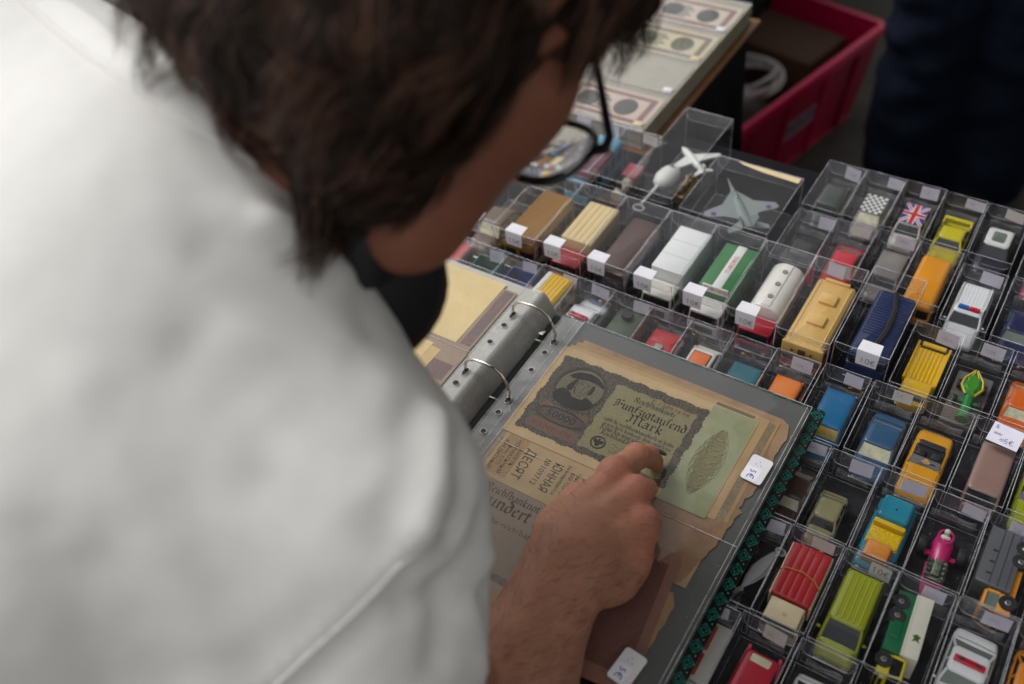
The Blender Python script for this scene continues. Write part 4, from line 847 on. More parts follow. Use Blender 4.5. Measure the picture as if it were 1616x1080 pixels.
# --- third row
x, y = cell(208.5, 42, 'clear box half under the binder holding a brown saloon')
car('toy_car', 'chocolate brown toy saloon with pale windscreen half under the binder', x + 4, y - 2, '#4d352b', L=68, W=28, H=20, glass='silver')
x, y = cell(251, 41.5, 'clear box holding the small olive saloon')
car('toy_car', 'small olive beige toy saloon with dark windscreen', x - 5, y - 8, '#8d8760', L=58, W=24, H=18.5, a=.3, b=.42, cc=.76, d=.88, rz=.02)
x, y = cell(293.5, 41, 'clear box holding the teal, yellow and orange pickup', h=40.5)
def teal_pick():
    o = toy('toy_pickup', 'teal toy pickup with yellow seat tub and orange engine block', 'toy pickup', x, y, rz=-.02); p = paint('#1b7f96'); L, W = 74, 31; hw = W / 2
    m = MB(); m.loft([roundsec(hw * w_, 3.4, z_, .2, yy) for yy, w_, z_ in ((-37, .84, 8), (-35, .95, 10.5), (-20, 1, 11.5), (10, 1, 12), (34, .98, 12), (37, .9, 10))]); m.build('body', p, o, smooth=50)
    m = MB(); m.loft([[(a, b, 12) for a, b in rrect(-13.5, 13.5, 8, 34, 3)], [(a, b, 21) for a, b in rrect(-12, 12, 10, 32.5, 3)], [(a, b, 22.5) for a, b in rrect(-10.5, 10.5, 11.5, 31, 3)]]); m.build('hard_top', p, o)
    MB().rbox(-13, 13, -13, 9.5, 11, 13, 1).build('seat_floor', plastic('#d8b010'), o); MB().rbox(-12.6, 12.6, 4, 8.5, 12.5, 19.5, 1.5).build('seat_back', plastic('#d8b010'), o)
    MB().rbox(-12.4, 12.4, -12.5, 3.6, 12.9, 14.6, 1.5).build('seat', mat('crazed yellow', '#d9b414', .35, var=.3, scale=600, bump=.5, bscale=700), o)
    m = MB(); m.loft([[(a, b, 12.3) for a, b in rrect(-11, 10, -31, -13.5, 2)], [(a, b, 19.5) for a, b in rrect(-9.8, 8.8, -29.5, -14, 2)], [(a, b, 20.5) for a, b in rrect(-8.4, 7.4, -28, -15.4, 2)]]); m.build('engine_block', paint('#d98a35'), o)
    MB().rbox(9.05, 10.6, -29, -14.6, 12.4, 17, .6).build('engine_side', paint('#a8461c'), o)
    MB().cyl((0, 20, 22.2), (0, 20, 22.9), .9, 10).build('rivet', chr_m, o); wheels(o, L, W, 5.6); MB().rbox(-13, 13, -38.2, -36.4, 4, 6.5, .8).build('bumper', chr_m, o)
    for s in (-1, 1): MB().cyl((s * 10, -36.4, 8), (s * 10, -37.4, 8), 1.7, 12).build('headlight', lamp_m, o)
teal_pick()
x, y = cell(336.5, 40.5, 'clear box holding the pink dragster with its driver')
def dragster():
    o = toy('toy_dragster', 'pink toy dragster with white driver figure and grey engine', 'toy dragster', x, y, rz=.05); p = paint('#c61f6c'); eng = mat('greenish cast metal', '#7d8474', .35, metal=.7, var=.4, scale=300, bump=.7, bscale=600)
    m = MB(); m.loft([[(q * a, yy, 5 + zz * s_) for a, s_ in ((-1, .1), (-.8, .7), (0, 1), (.8, .7), (1, .1), (.7, -.4), (-.7, -.4))] for yy, q, zz in ((-3, 6.5, 7), (6, 8.5, 10), (16, 8.5, 12), (25, 6, 9), (29, 2.5, 5))]); m.build('cockpit', p, o, smooth=60)
    MB().tube([(5.5 * math.cos(k * PI / 8), 19 + 6.5 * math.sin(k * PI / 8), 15.5) for k in range(16)], 1.1, 6, closed=True).build('cockpit_rim', p, o)
    MB().ell((0, 19, 15), (4.6, 5.6, 1.2), 14, 6).build('cockpit_opening', blackp, o)
    f = MB(); f.ell((0, 21, 19.5), (2.5, 2.5, 2.8), 12, 8); f.ell((0, 18, 15.5), (4.2, 2.6, 2.6), 12, 8); f.build('driver_figure', plastic('#d8d2c0'), o)
    b = MB(); rr = random.Random(2)
    b.rbox(-6.8, 6.8, -22, -3.5, 5, 13, 1.5)
    for s in (-1, 1):
        for i in range(4): b.cyl((s * 3, -19.5 + i * 4.6, 12), (s * 7.2, -19.5 + i * 4.6, 15 + rr.uniform(-.5, .5)), 1.8, 8)
    b.rbox(-3, 3, -20, -5, 12.5, 17, 1); b.build('engine', eng, o)
    m = MB()
    for s in (-1, 1): m.tube([(s * 7, -4, 6), (s * 6.4, -22, 6.5), (s * 4.6, -38, 5)], 1.7, 6)
    m.rbox(-5, 5, -38.5, -35.5, 3.5, 6.5, 1); m.rbox(-6, 6, -25, -22, 4, 7.5, 1); m.build('front_frame', p, o)
    MB().rbox(-3.4, 3.4, -35, -25.2, 3.6, 5.6, .6).build('nose_plate', mat('brown plate', '#6b5a38', .5), o)
    for s in (-1, 1):
        MB().rbox(s * 9.5 - 2.5, s * 9.5 + 2.5, 3, 7, 5, 8, 1).build('axle_arm', p, o); link('wheel', wheel_mesh(8, 6), o, (s * 15, 7 + 3, 8)); link('wheel', wheel_mesh(4, 2.4), o, (s * 8, -34, 4))
dragster()
x, y = cell(379, 41, 'clear box at the right edge holding a grey and orange truck on its side')
def tow_x(o, L, W, H, Y, hw, ch, y0, y1):
    for i in range(3): MB().rbox(hw - .4, hw + .5, y0 + 9 + i * 11, y0 + 11 + i * 11, ch - 9, ch - 5.5, .4).build('slot', blackp, o)
    for i in range(3): MB().rbox(hw - .3, hw + .35, y0 + 1, y1 - 1, 11 + i * 6, 11.6 + i * 6, .2).build('plank_seam', plastic('#2e2f31'), o)
truck('toy_truck', 'orange toy truck with a plain grey body lying on its side, wheels to the right', x + 17, y - 1, '#e09416', L=76, W=30, H=24, cl=.26, kind='box', cargo='#55575a', ch=33, rot=(0, -PI / 2, .0), z=16.5, chc='#d88a14', extra=tow_x, wr=6.6, glass='green')
# --- fourth row
x, y = cell(212.5, 129.5, 'clear box at the corner of the binder cover holding the blue estate')
car('toy_car', 'bright blue toy estate car with amber windscreen at the binder corner', x + 1, y - 3, '#15628f', L=76, W=30, H=23, a=.27, b=.38, cc=.94, d=.99, glass='amber', tw=.84)
x, y = cell(257.8, 130.5, 'clear box holding the steel blue saloon with a silvery windscreen')
car('toy_car', 'steel blue toy saloon with a silvery windscreen', x + 2, y - 4, '#2c5272', L=76, W=31, H=22, a=.27, b=.4, cc=.72, d=.84, glass='silver', belt=.58, tw=.8)
x, y = cell(300.5, 130, 'clear box holding the open amber yellow convertible')
car('toy_car', 'amber yellow open toy convertible with black interior', x - 1, y - 5, '#dc9a10', L=76, W=31, H=21, a=.42, d=.78, belt=.6, open_=True)
x, y = cell(344.5, 131, 'clear box with a handwritten slip on its lid holding a mauve brown van', 'note')
car('toy_van', 'mauve brown toy box van with rounded pale front edge', x + 4, y - 4, '#8f7369', L=64, W=27, H=30, a=.06, b=.16, cc=.97, d=.99, belt=.6, nose=.55, tail=.6, tw=.9, cat='toy van')
x, y = cell(387.5, 132, 'clear box cut by the right edge holding a lime coloured car')
car('toy_car', 'lime yellow toy buggy car cut off by the right edge', x, y - 2, '#a4b021', L=66, W=31, H=22, open_=True, a=.4, d=.7)
# --- fifth row
x, y = cell(268, 220.5, 'clear box with yellow stained edges holding the yellow tipper')
def tip_x(o, L, W, H, Y, hw, ch, y0, y1):
    for s in (-1, 1): MB().rbox(s * hw * .97 - 1, s * hw * .97 + 1, y0 - 1, y1 + 5, ch - 3, ch + 1.6, .8).build('side_rail', paint('#d9ac14'), o)
    MB().cyl((-hw * .72, y1 + 1.5, ch + 1.5), (hw * .72, y1 + 1.5, ch + 1.5), 2.6, 14).build('rear_roller', paint('#d9ac14'), o)
    MB().rbox(-hw * .8, hw * .8, y1 - 2.6, y1 - 1.2, ch, ch + 1.4, .4).build('dark_slot', blackp, o)
    b = MB(); b.flat([(-6, Y(0) + 1.5), (6, Y(0) + 1.5), (6, Y(0) + 6), (-6, Y(0) + 6)], H * .62); b.c = 1; b.flat([(-5.6, Y(0) + 3.6), (5.6, Y(0) + 3.6), (5.6, Y(0) + 5.4), (-5.6, Y(0) + 5.4)], H * .62 + .1); b.c = 2; b.flat([(-4, Y(0) + 1.8), (5, Y(0) + 1.8), (5, Y(0) + 3.2), (-4, Y(0) + 3.2)], H * .62 + .1)
    MB().rbox(-hw * .7, hw * .7, Y(0) - 2.5, Y(0) + 6.6, 4, H * .615, 1.5).build('bonnet', paint('#d9ac14'), o)
    b.build('striped_sticker', [white_lab, ink('#b5282c'), ink('#4a5596')], o, smooth=0)
truck('toy_truck', 'yellow toy tipper truck with a striped sticker on its bonnet', x + 1, y - 2, '#d9ac14', L=66, W=29, H=23, cl=.3, kind='ribs', cargo='#d9ac14', ch=20, extra=tip_x, chc='#c79a12')
x, y = cell(311, 220.5, 'clear box with a grey card holding a green leaf shaped racer')
def leafcar():
    MB().rbox(x - 16, x + 15, y - 36, y + 30, 1.0, 7.6, 1.5).build('card_insert', paper('#6d6a64', .08)); tag(bpy.context.scene.objects['card_insert'], 'grey card insert under the green leaf shaped racer', 'card insert')
    o = toy('toy_racer', 'green toy racer with a pointed yellow striped leaf shaped canopy', 'toy racer', x, y, 8, .05); g = paint('#17803a')
    lf = lambda k: [(0, 26 * k + 2 * (1 - k)), (-8 * k, 14), (-9.5 * k, 4), (-4 * k, -6 * k), (4 * k, -6 * k), (9.5 * k, 4), (8 * k, 14)]
    m = MB(); m.loft([[(a, b, 6) for a, b in lf(1)], [(a, b, 9) for a, b in lf(.96)], [(a, b, 12.5) for a, b in lf(.5)]]); m.build('canopy', paint('#3f8a28'), o, smooth=0)
    s = MB()
    for k in (-1, 1):
        s.tube([(k * .6, 25, 10), (k * 7.6, 13.5, 9.6), (k * 9, 4, 9.4), (k * 4, -5.6, 9.4)], 1.1, 5); s.tube([(k * .6, 22, 11.4), (k * 4.5, 12, 11.6), (k * 5, 4, 11.4)], .6, 5)
    s.build('yellow_stripe', paint('#cdb92a'), o); d = MB()
    for k in (-1, 1): d.tube([(k * .4, 24, 10.6), (k * 5.9, 12.6, 10.7), (k * 6.8, 4.6, 10.5), (k * 2.6, -5, 10)], .45, 5)
    d.build('dark_line', blackp, o)
    m = MB(); m.loft([[(q * math.cos(a * PI / 6), yy, zz + q * .8 * math.sin(a * PI / 6)) for a in range(12)] for yy, q, zz in ((-7, 4.4, 7), (-14, 3.4, 7.4), (-24, 5, 7), (-34, 6, 6))]); m.build('tail', g, o)
    MB().rbox(-9, 9, -13, -10, 4, 6, 1).build('cross_bar', g, o)
    for k in (-1, 1): link('wheel', wheel_mesh(4.4, 3), o, (k * 10.5, -11.5, 4.4)); link('wheel', wheel_mesh(4.4, 3), o, (k * 11, 9, 4.4))
leafcar()
x, y = cell(355, 221.5, 'clear box cut by the right edge holding an orange car')
car('toy_car', 'bright orange toy coupe with dark rear window cut off by the right edge', x, y, '#d2601a', L=70, W=31, H=21, glass='silver')
# --- row half under the top edge of the binder cover
def under(i, label): return cell(-210 + 42 * i, 126.5 + jit(.6), label)
x, y = under(0, 'clear box by the cheek holding a salmon pink vehicle')
bus('toy_van', 'salmon pink toy van beside the cheek', x + 2, y + 7, '#d86c6c', L=66, W=32, H=33, cat='toy van')
x, y = under(1, 'clear box above the tan note holding a green vehicle')
truck('toy_truck', 'green toy flatbed above the tan note', x, y + 7, '#0f6a4a', L=66, W=30, H=26, kind='bed', cargo='#0f6a4a', ch=26)
x, y = under(2, 'clear box above the tan note holding a blue vehicle')
truck('toy_truck', 'deep blue toy flatbed with open tray, left of the yellow van', x, y + 7, '#1c3f86', L=66, W=31, H=26, kind='bed', cargo='#1c3f86', ch=25)
x, y = under(3, 'clear box holding the yellow van with navy windows')
def yv(o, L, W, H, Y, hw):
    for i in range(6): MB().rbox(-hw + 3 + i * (W - 8) / 5, -hw + 4.2 + i * (W - 8) / 5, Y(.06), Y(.94), H - .2, H + .5, .4).build('roof_rib', paint('#e0b416'), o)
    MB().rbox(-hw - .2, -hw * .62, Y(.02), Y(.96), H * .93, H + .6, 1.5).build('white_strip', paint('#d8d6cf'), o)
GL['navy'] = mat('navy window', '#232a52', .3, coat=.3)
bus('toy_van', 'yellow toy van with navy side windows and white roof strip', x, y + 7, '#e0b416', L=70, W=30, H=35, glass='navy', cat='toy van', extra=yv, rz=-.05)
x, y = under(4, 'clear box right of the yellow van holding a white saloon with red bar')
def bluemark(o, L, W, H, Y, hw, hb):
    pol('#c0152c', at=.5)(o, L, W, H, Y, hw, hb); b = MB()
    for i in range(2): b.flat([(-7, Y(.93) + i * 2.6), (7, Y(.93) + i * 2.6), (7, Y(.93) + 1.4 + i * 2.6), (-7, Y(.93) + 1.4 + i * 2.6)], hb + .8)
    b.build('blue_lettering', ink('#5572a8'), o, smooth=0)
car('toy_car', 'white toy saloon with red roof bar and blue boot lettering above the ring', x - 2, y + 5, '#dcdedf', L=74, W=32, H=25, glass='green', a=.3, b=.43, cc=.68, d=.8, extra=bluemark, rz=-.04)
x, y = under(5, 'clear box at the top of the cover holding an army green vehicle')
def army(o, L, W, H, Y, hw, ch, y0, y1):
    link('spare_wheel', wheel_mesh(6, 3.5), o, (-3, Y(.86), ch + 3), (0, PI / 2, 0))
    for i in range(4): MB().rbox(-hw + 2 + i * 6, -hw + 6 + i * 6, Y(.35), Y(.5), ch - .2, ch + 1.6 + .4 * i, .6).build('crate', paint('#3d4a36'), o)
truck('toy_truck', 'army green toy lorry with a spare wheel on its load', x, y + 6, '#3d4a36', L=70, W=30, H=22, kind='box', cargo='#3d4a36', ch=20, extra=army)
x, y = under(6, 'clear box at the top of the cover holding a red vehicle with a grey block')
def redx(o, L, W, H, Y, hw, hb):
    MB().rbox(-4, 4, Y(.4), Y(.62), H, H + 2.4, 1).build('roof_block', plastic('#9a958a'), o); MB().rbox(-hw * .7, hw * .7, Y(.66), Y(.78), H - .1, H + .8, 1).build('roof_plate', paint('#b02326'), o)
car('toy_car', 'red toy wedge car with a grey roof block at the top of the cover', x, y + 4, '#a81d20', L=72, W=31, H=18, a=.1, b=.3, cc=.9, d=.97, belt=.7, extra=redx, tw=.86)
x, y = under(7, 'clear box at the top of the cover holding a white car with orange roof')
def orx(o, L, W, H, Y, hw, hb):
    MB().rbox(-hw * .56, hw * .56, Y(.42), Y(.72), H, H + 1.2, 1).build('roof_panel', paint('#d4661c'), o); MB().rbox(-hw * .62, hw * .62, Y(.4), Y(.74), H - .4, H + .5, 1).build('roof_border', blackp, o)
car('toy_car', 'white toy car with an orange roof panel at the top of the cover', x, y + 4, '#d6d3c8', L=70, W=30, H=22, a=.24, b=.36, cc=.8, d=.92, extra=orx)
x, y = under(8, 'clear box at the top of the cover holding a teal vehicle')
car('toy_car', 'dark teal toy estate with plain flat roof at the top of the cover', x, y, '#175f6b', L=70, W=31, H=17, a=.2, b=.3, cc=.92, d=.98, tw=.86)
x, y = under(9, 'clear box near the cover corner holding an orange vehicle')
car('toy_car', 'plain orange toy van with dark spots near the cover corner', x, y, '#d9731a', L=68, W=30, H=26, a=.12, b=.3, cc=.86, d=.97, belt=.55, tw=.78)
# --- sixth row
x, y = cell(112, 326, 'clear box in the middle rows holding a black car')
car('toy_car', 'black toy coupe between the jet and the red coupe', x, y + 2, '#1c1c20', L=70, W=30, H=20)
x, y = cell(153.5, 327, 'clear box holding the red coupe with a grey rear window')
car('toy_car', 'glossy red toy coupe with a grey rear window', x + 1, y + 3, '#bf1228', L=70, W=31, H=21, a=.28, b=.44, cc=.72, d=.92, glass='green', tw=.7)
x, y = cell(196, 330, 'clear box holding the grey estate')
car('toy_car', 'metallic grey toy estate car', x + 2, y + 4, '#7d7872', L=70, W=30, H=22, a=.26, b=.38, cc=.92, d=.98, glass='dark', tw=.82)
x, y = cell(238.5, 329.5, 'clear box holding the orange box van')
def orv(o, L, W, H, Y, hw): MB().ell((-4, Y(.2), H + .1), (1.6, 1.6, .9), 10, 6).build('roof_stud', paint('#e29416'), o)
bus('toy_van', 'orange toy box van with long plain flat roof', x, y - 1, '#e29416', L=76, W=29, H=31, cat='toy van', extra=orv)
x, y = cell(284, 314.5, 'clear box turned slightly holding the white estate with blue and red bar', rot=.0) if False else cell(284, 314.5, 'clear box holding the white estate with blue and red light bar')
def polw(o, L, W, H, Y, hw, hb):
    pol('#1f5fa8', '#c02026', at=.46)(o, L, W, H, Y, hw, hb)
    for i in range(7): MB().rbox(-hw * .62 + i * hw * .2, -hw * .62 + i * hw * .2 + 1.2, Y(.56), Y(.93), H - .1, H + .35, .3).build('roof_rib', paint('#dcdedf'), o)
    for s in (-1, 1): MB().tube([(s * hw * .78, Y(.5), H - 1), (s * hw * .84, Y(.56), H + 1.2), (s * hw * .84, Y(.9), H + 1.2), (s * hw * .78, Y(.95), H - 1)], .7, 6).build('roof_rail', paint('#dcdedf'), o)
car('toy_car', 'white toy estate with ribbed roof and a blue and red light bar', x - 1, y, '#dcdedf', L=76, W=32, H=25, a=.27, b=.4, cc=.94, d=.99, extra=polw, tw=.78)
x, y = cell(330, 315, 'clear box right of the white estate holding a navy car')
car('toy_car', 'navy toy saloon with greenish windscreen right of the white estate', x + 1, y, '#20264a', L=74, W=31, H=22, glass='green', a=.28, b=.4)
x, y = cell(330.5, 404, 'clear box at the upper right edge holding a red car')
car('toy_car', 'red toy car with pale cream roof cut off by the upper right edge', x + 3, y, '#a81430', L=68, W=31, H=22, roof='#cfc9b0')
# --- far row
x, y = cell(111.5, 419, 'clear box at the far left of its row with a dark green car', lx=.2)
car('toy_car', 'dark green toy off-roader on a red base', x - 1, y - 2, '#26332a', L=60, W=27, H=24, a=.22, b=.3, cc=.9, d=.97, base='#8c1f38', tw=.84)
def chequer(o, L, W, H, Y, hw, hb):
    b = MB(); n, m_ = 7, 8; rx = hw * .8; y0, y1 = Y(.36), Y(.86); b.flat(rrect(-rx, rx, y0, y1, 3.5), H + .3); b.c = 1
    for i in range(n):
        for j in range(m_):
            if (i + j) % 2 == 0: b.flat([(-rx + 2 * rx * (i + a) / n * 1, y0 + (y1 - y0) * (j + c) / m_) for a, c in ((.04, .04), (.96, .04), (.96, .96), (.04, .96))], H + .36)
    b.build('chequered_roof', [paint('#d8d8d2'), paint('#191a1b')], o, smooth=0)
x, y = cell(153.5, 419.5, 'clear box holding the car with chequered roof')
car('toy_car', 'small toy car with a black and white chequered roof', x, y, '#96908f', L=62, W=28, H=24, a=.22, b=.38, cc=.86, d=.95, glass='silver', extra=chequer, base='#8c1f38')
def union(o, L, W, H, Y, hw, hb):
    b = MB(); rx = hw * .8; y0, y1 = Y(.35), Y(.85); cx, cy_ = 0, (y0 + y1) / 2; z = H + .3; hx, hy = rx, (y1 - y0) / 2
    b.flat(rrect(-rx, rx, y0, y1, 3), z)
    def diag(w_, zz, c):
        b.c = c
        for s in (-1, 1):
            dx, dy = hx - 1, s * (hy - 1); l = math.hypot(dx, dy); ox, oy = -dy / l * w_, dx / l * w_; b.flat([(-dx + ox, -dy + oy + cy_), (-dx - ox, -dy - oy + cy_), (dx - ox, dy - oy + cy_), (dx + ox, dy + oy + cy_)], zz + .02 * s)
    diag(2.0, z + .08, 1); diag(.75, z + .16, 2)
    for w_, zz, c in ((3.4, z + .24, 1), (2.1, z + .3, 2)):
        b.c = c; b.flat([(-rx, cy_ - w_), (rx, cy_ - w_), (rx, cy_ + w_), (-rx, cy_ + w_)], zz); b.flat([(-w_, y0), (w_, y0), (w_, y1), (-w_, y1)], zz + .03)
    b.build('flag_roof', [ink('#28418f'), paint('#dcdad6'), paint('#c01a2c')], o, smooth=0)
x, y = cell(196, 419.5, 'clear box holding the car with a flag roof')
car('toy_car', 'small white toy car with a red, white and blue flag on its roof', x, y, '#d2cdbd', L=66, W=29, H=25, a=.22, b=.36, cc=.87, d=.96, extra=union)
x, y = cell(238.5, 419.5, 'clear box holding the yellow sports car with rear spoiler')
def spoil(o, L, W, H, Y, hw, hb):
    MB().rbox(-hw * .9, hw * .9, Y(.9), Y(.97), hb + 3.4, hb + 4.8, 1).build('spoiler', paint('#c8bb22'), o)
    for s in (-1, 1): MB().rbox(s * hw * .88 - 1, s * hw * .88 + 1, Y(.8), Y(.97), hb - .5, hb + 4.4, .8).build('spoiler_post', paint('#c8bb22'), o)
car('toy_car', 'lemon yellow toy sports car with a raised rear spoiler', x, y - 1, '#c8bb22', L=72, W=31, H=20, a=.28, b=.42, cc=.68, d=.8, extra=spoil, tw=.7)
def ringroof(o, L, W, H, Y, hw, hb):
    MB().rbox(-hw * .46, hw * .46, Y(.5), Y(.76), H + .05, H + .8, 3).build('roof_hatch', glassg, o)
x, y = cell(281.5, 419, 'clear box at the far right of its row with a white topped car')
car('toy_car', 'dark toy car with a white rounded roof around a grey hatch', x, y + 4, '#2a2636', L=66, W=30, H=23, a=.28, b=.44, cc=.84, d=.92, roof='#d6d8d2', extra=ringroof, base='#34307a')
# --- tall boxes with folded 10 € tags
def tall(x0, label, y0=221.5, w_=50.5, l=104, h=60, lx=.38):
    dx, dy = jit(.4), jit(1.0); display_box(x0 + dx, y0 + dy, w_, l, h, label, 'fold', jit(.006), group='tall clear boxes tagged 10 €', lx=lx); return x0 + dx + w_ / 2, y0 + dy + l / 2
x, y = tall(-203.5, 'tall clear box by the cheek with a brown and white car', lx=.5)
car('toy_car', 'brown toy car with white details half hidden by the cheek', x, y - 14, '#5c4632', L=80, W=34, H=30, glass='silver')
x, y = tall(-151.5, 'tall clear box tagged 10 € holding the striped roof tram', lx=.5)
def trolley(o, L, W, H, Y, hw):
    for i in range(11): MB().rbox(-hw + 2.4 + i * (W - 4.8) / 10 - .95, -hw + 2.4 + i * (W - 4.8) / 10 + .95, Y(.02), Y(.98), H - 2, H + 1.1, .8).build('roof_rib', paint('#a5740f'), o)
    MB().cyl((-hw * .3, Y(0) - 1, 15), (-hw * .3, Y(0) - 2.5, 15), 3, 14).build('lamp', gold, o)
bus('toy_tram', 'cream toy tram with an ochre ribbed roof', x + 1, y - 4, '#9a6a0e', L=92, W=38, H=44, low='#c9b88c', cat='toy tram', extra=trolley)
x, y = tall(-99.5, 'tall clear box tagged 10 € holding the red cab lorry')
truck('toy_lorry', 'red toy lorry with a cream planked box body', x + 3, y - 2, '#a31d30', L=94, W=36, H=32, cl=.3, kind='planks', cargo='#d8bf86', ch=43, cat='toy lorry', wr=7)
x, y = tall(-47.5, 'tall clear box tagged 10 € holding the brown bus')
bus('toy_bus', 'dark chocolate brown toy bus with rounded roof', x + 4, y, '#4a2d24', L=92, W=38, H=42, split=.5)
x, y = tall(4.5, 'tall clear box tagged 10 € holding the white box lorry')
def wht(o, L, W, H, Y, hw, ch, y0, y1):
    for i in (1, 2): MB().rbox(-hw - .1, hw + .1, y0 + (y1 - y0) * i / 3 - .3, y0 + (y1 - y0) * i / 3 + .3, 9, ch + .1, .2).build('body_seam', plastic('#a9aaa8'), o)
    for s in (-1, 1): MB().rbox(s * (hw + .2) - .5, s * (hw + .2) + .5, y0, y1, 8, 20, .4).build('blue_skirt', paint('#2a7ba8'), o)
truck('toy_lorry', 'white toy box lorry with blue side skirts', x + 5, y + 1, '#dcd9cc', L=96, W=36, H=32, cl=.27, kind='box', cargo='#dfe1e0', ch=46, cat='toy lorry', wr=7, extra=wht, chc='#2a7ba8')
x, y = tall(56.5, 'tall clear box tagged 10 € holding the green and white lorry')
def tub(o, L, W, H, Y, hw, ch, y0, y1):
    MB().rbox(-4.8, 4.8, y0 - 1, y1, ch - .3, ch + .7, .8).build('white_stripe', paint('#d8d8d2'), o)
    b = MB(); text_mb(b, 'TUBORG', 6.2, .6, (y0 + y1) / 2 + 4, ch + .82, PI / 2, .004, 1.1); b.build('lettering', ink('#b5282c'), o, smooth=0)
    s = MB().rbox(-hw * .75, hw * .75, y0 - 1.5, y0, ch - 5, ch + 3.6, .6).build('name_board', paint('#e2e0da'), o)
    b = MB(); text_mb(b, 'TUBORG', 6.4, 0, 0, 0, 0, .02, .95); q = b.build('lettering', ink('#b5282c'), o, smooth=0); q.location = (0, (y0 - 1.65) * .001, (ch - .4) * .001); q.rotation_euler = (PI / 2, 0, 0)
truck('toy_lorry', 'green toy lorry with a white roof stripe and red lettering', x + 4, y + 1, '#dcdad2', L=96, W=36, H=30, cl=.27, kind='box', cargo='#1f7030', ch=42, cat='toy lorry', wr=7, extra=tub, chc='#a3122c')
x, y = tall(109, 'tall clear box tagged 10 € holding the tank lorry', lx=.42)
truck('toy_lorry', 'white toy tank lorry with three hatches and a red cab', x + 3, y - 1, '#b3152c', L=94, W=36, H=31, cl=.27, kind='tank', cargo='#dddad0', ch=44, cat='toy lorry', wr=7)
x, y = cell(161, 218, 'tall clear box holding the cream camper van, without a tag', 'back', 50.5, 108, 60, lx=.0)
def camp(o, L, W, H, Y, hw):
    for t in (.3, .62): MB().rbox(-8, 8, Y(t), Y(t + .15), H + .2, H + 3.2, 1.2).build('roof_hatch', paint('#d8b066'), o)
    MB().rbox(-hw * .62, hw * .62, Y(.95), Y(.985), H - .5, H + 2.4, 1).build('rear_bar', paint('#d8b066'), o)
    for s in (-1, 1): MB().rbox(s * hw * .78 - .6, s * hw * .78 + .6, Y(.06), Y(.94), H - 1, H + .5, .5).build('gutter', paint('#d8b066'), o)
    MB().rbox(-hw, hw, Y(0) - .2, Y(0) + 3, H * .62, H * .97, 1.2).build('front_panel', paint('#d8b066'), o)
    MB().rbox(-3.6, 3.6, Y(0) - .9, Y(0) + .2, H * .7, H * .86, .5).build('front_vent', plastic('#5a4526'), o)
    for s in (-1, 1): MB().add([(s * 7, Y(0) - .5, H * .78), (s * 10, Y(0) - .5, H * .72), (s * 10, Y(0) - .5, H * .84)], [(0, 1, 2)]).build('arrow_mark', plastic('#5a4526'), o)
bus('toy_camper', 'cream yellow toy camper with two roof hatches and red lower half', x + 1, y - 2, '#d8b066', L=96, W=39, H=42, low='#8f2a20', cat='toy camper', extra=camp)
x, y = tall(213.5, 'tall clear box tagged 10 € holding the navy vehicle with a strap', 226, 49, 112, 58, lx=.62)
def nav(o, L, W, H, Y, hw):
    for i in range(16): MB().rbox(-hw * .8, hw * .8, Y(.3 + .04 * i), Y(.3 + .04 * i) + 1.5, H - .3, H + .6, .4).build('roof_rib', paint('#1e2c55'), o)
    MB().tube([(hw * .1, Y(.02), H * .8), (hw * .12, Y(.14), H + 1.2), (hw * .3, Y(.4), H + 1.8), (hw * .22, Y(.7), H + 1.8), (-hw * .1, Y(.97), H + 1.2)], 2.6, 6).build('strap', mat('black strap', '#1d1c1c', .8), o)
bus('toy_bus', 'navy blue toy bus with ribbed roof and black strap', x + 4, y + 2, '#1e2c55', L=92, W=37, H=40, split=.6, extra=nav)
# --- far left boxes
def far(x0, label): 
    display_box(x0, 346, 43, 94, 58, label, 'back', jit(.01), group='far tall clear boxes'); return x0 + 21.5, 393
x, y = far(-196, 'far tall clear box seen through the spectacle lens, cream car inside')
bus('toy_van', 'cream toy van seen through the spectacle lens', x, y - 2, '#cdc3a4', L=76, W=32, H=32, cat='toy van')
x, y = far(-151.5, 'far tall clear box beside the spectacles with the light blue bus')
def lb_(o, L, W, H, Y, hw):
    MB().rbox(-hw * .35, hw + .3, Y(.02), Y(.7), H * .88, H + .5, 2).build('maroon_panel', paint('#5a2438'), o)
bus('toy_bus', 'light blue toy bus with a maroon side panel beside the spectacles', x + 4, y, '#6fb4cf', L=88, W=33, H=42, extra=lb_)
x, y = far(-107.5, 'far tall clear box holding the small red and cream engine')
def eng():
    o = toy('toy_engine', 'small red toy engine with a cream front drum', 'toy engine', x, y + 8)
    MB().rbox(-8, 8, 0, 22, 6, 20, 1.5).build('cab', paint('#b81c2c'), o); MB().rbox(-9, 9, -1, 23, 20.2, 22, 1.2).build('cab_roof', paint('#a3182a'), o)
    MB().cyl((0, 0, 12), (0, -30, 12), 7, 18).build('boiler', paint('#d5cdb4'), o); MB().cyl((0, -22, 18), (0, -22, 27), 2.4, 12, 3.4).build('funnel', blackp, o); MB().ell((0, -10, 19), (3, 3, 3)).build('steam_dome', gold, o)
    MB().rbox(-7, 7, -34, 24, 3.5, 6, 1).build('chassis', paint('#8f1c2a'), o); wheels(o, 60, 18, 5.5, (.2, .5, .8), 3)
eng()
display_box(-63.5, 346, 57.5, 160, 57, 'long clear box standing highest, with white flying toys and a brass piece', 'none', .0, group='far tall clear boxes')
display_box(5.5, 340, 97.5, 101, 54, 'wide clear box holding the grey jet', 'none', .0, group='far tall clear boxes')
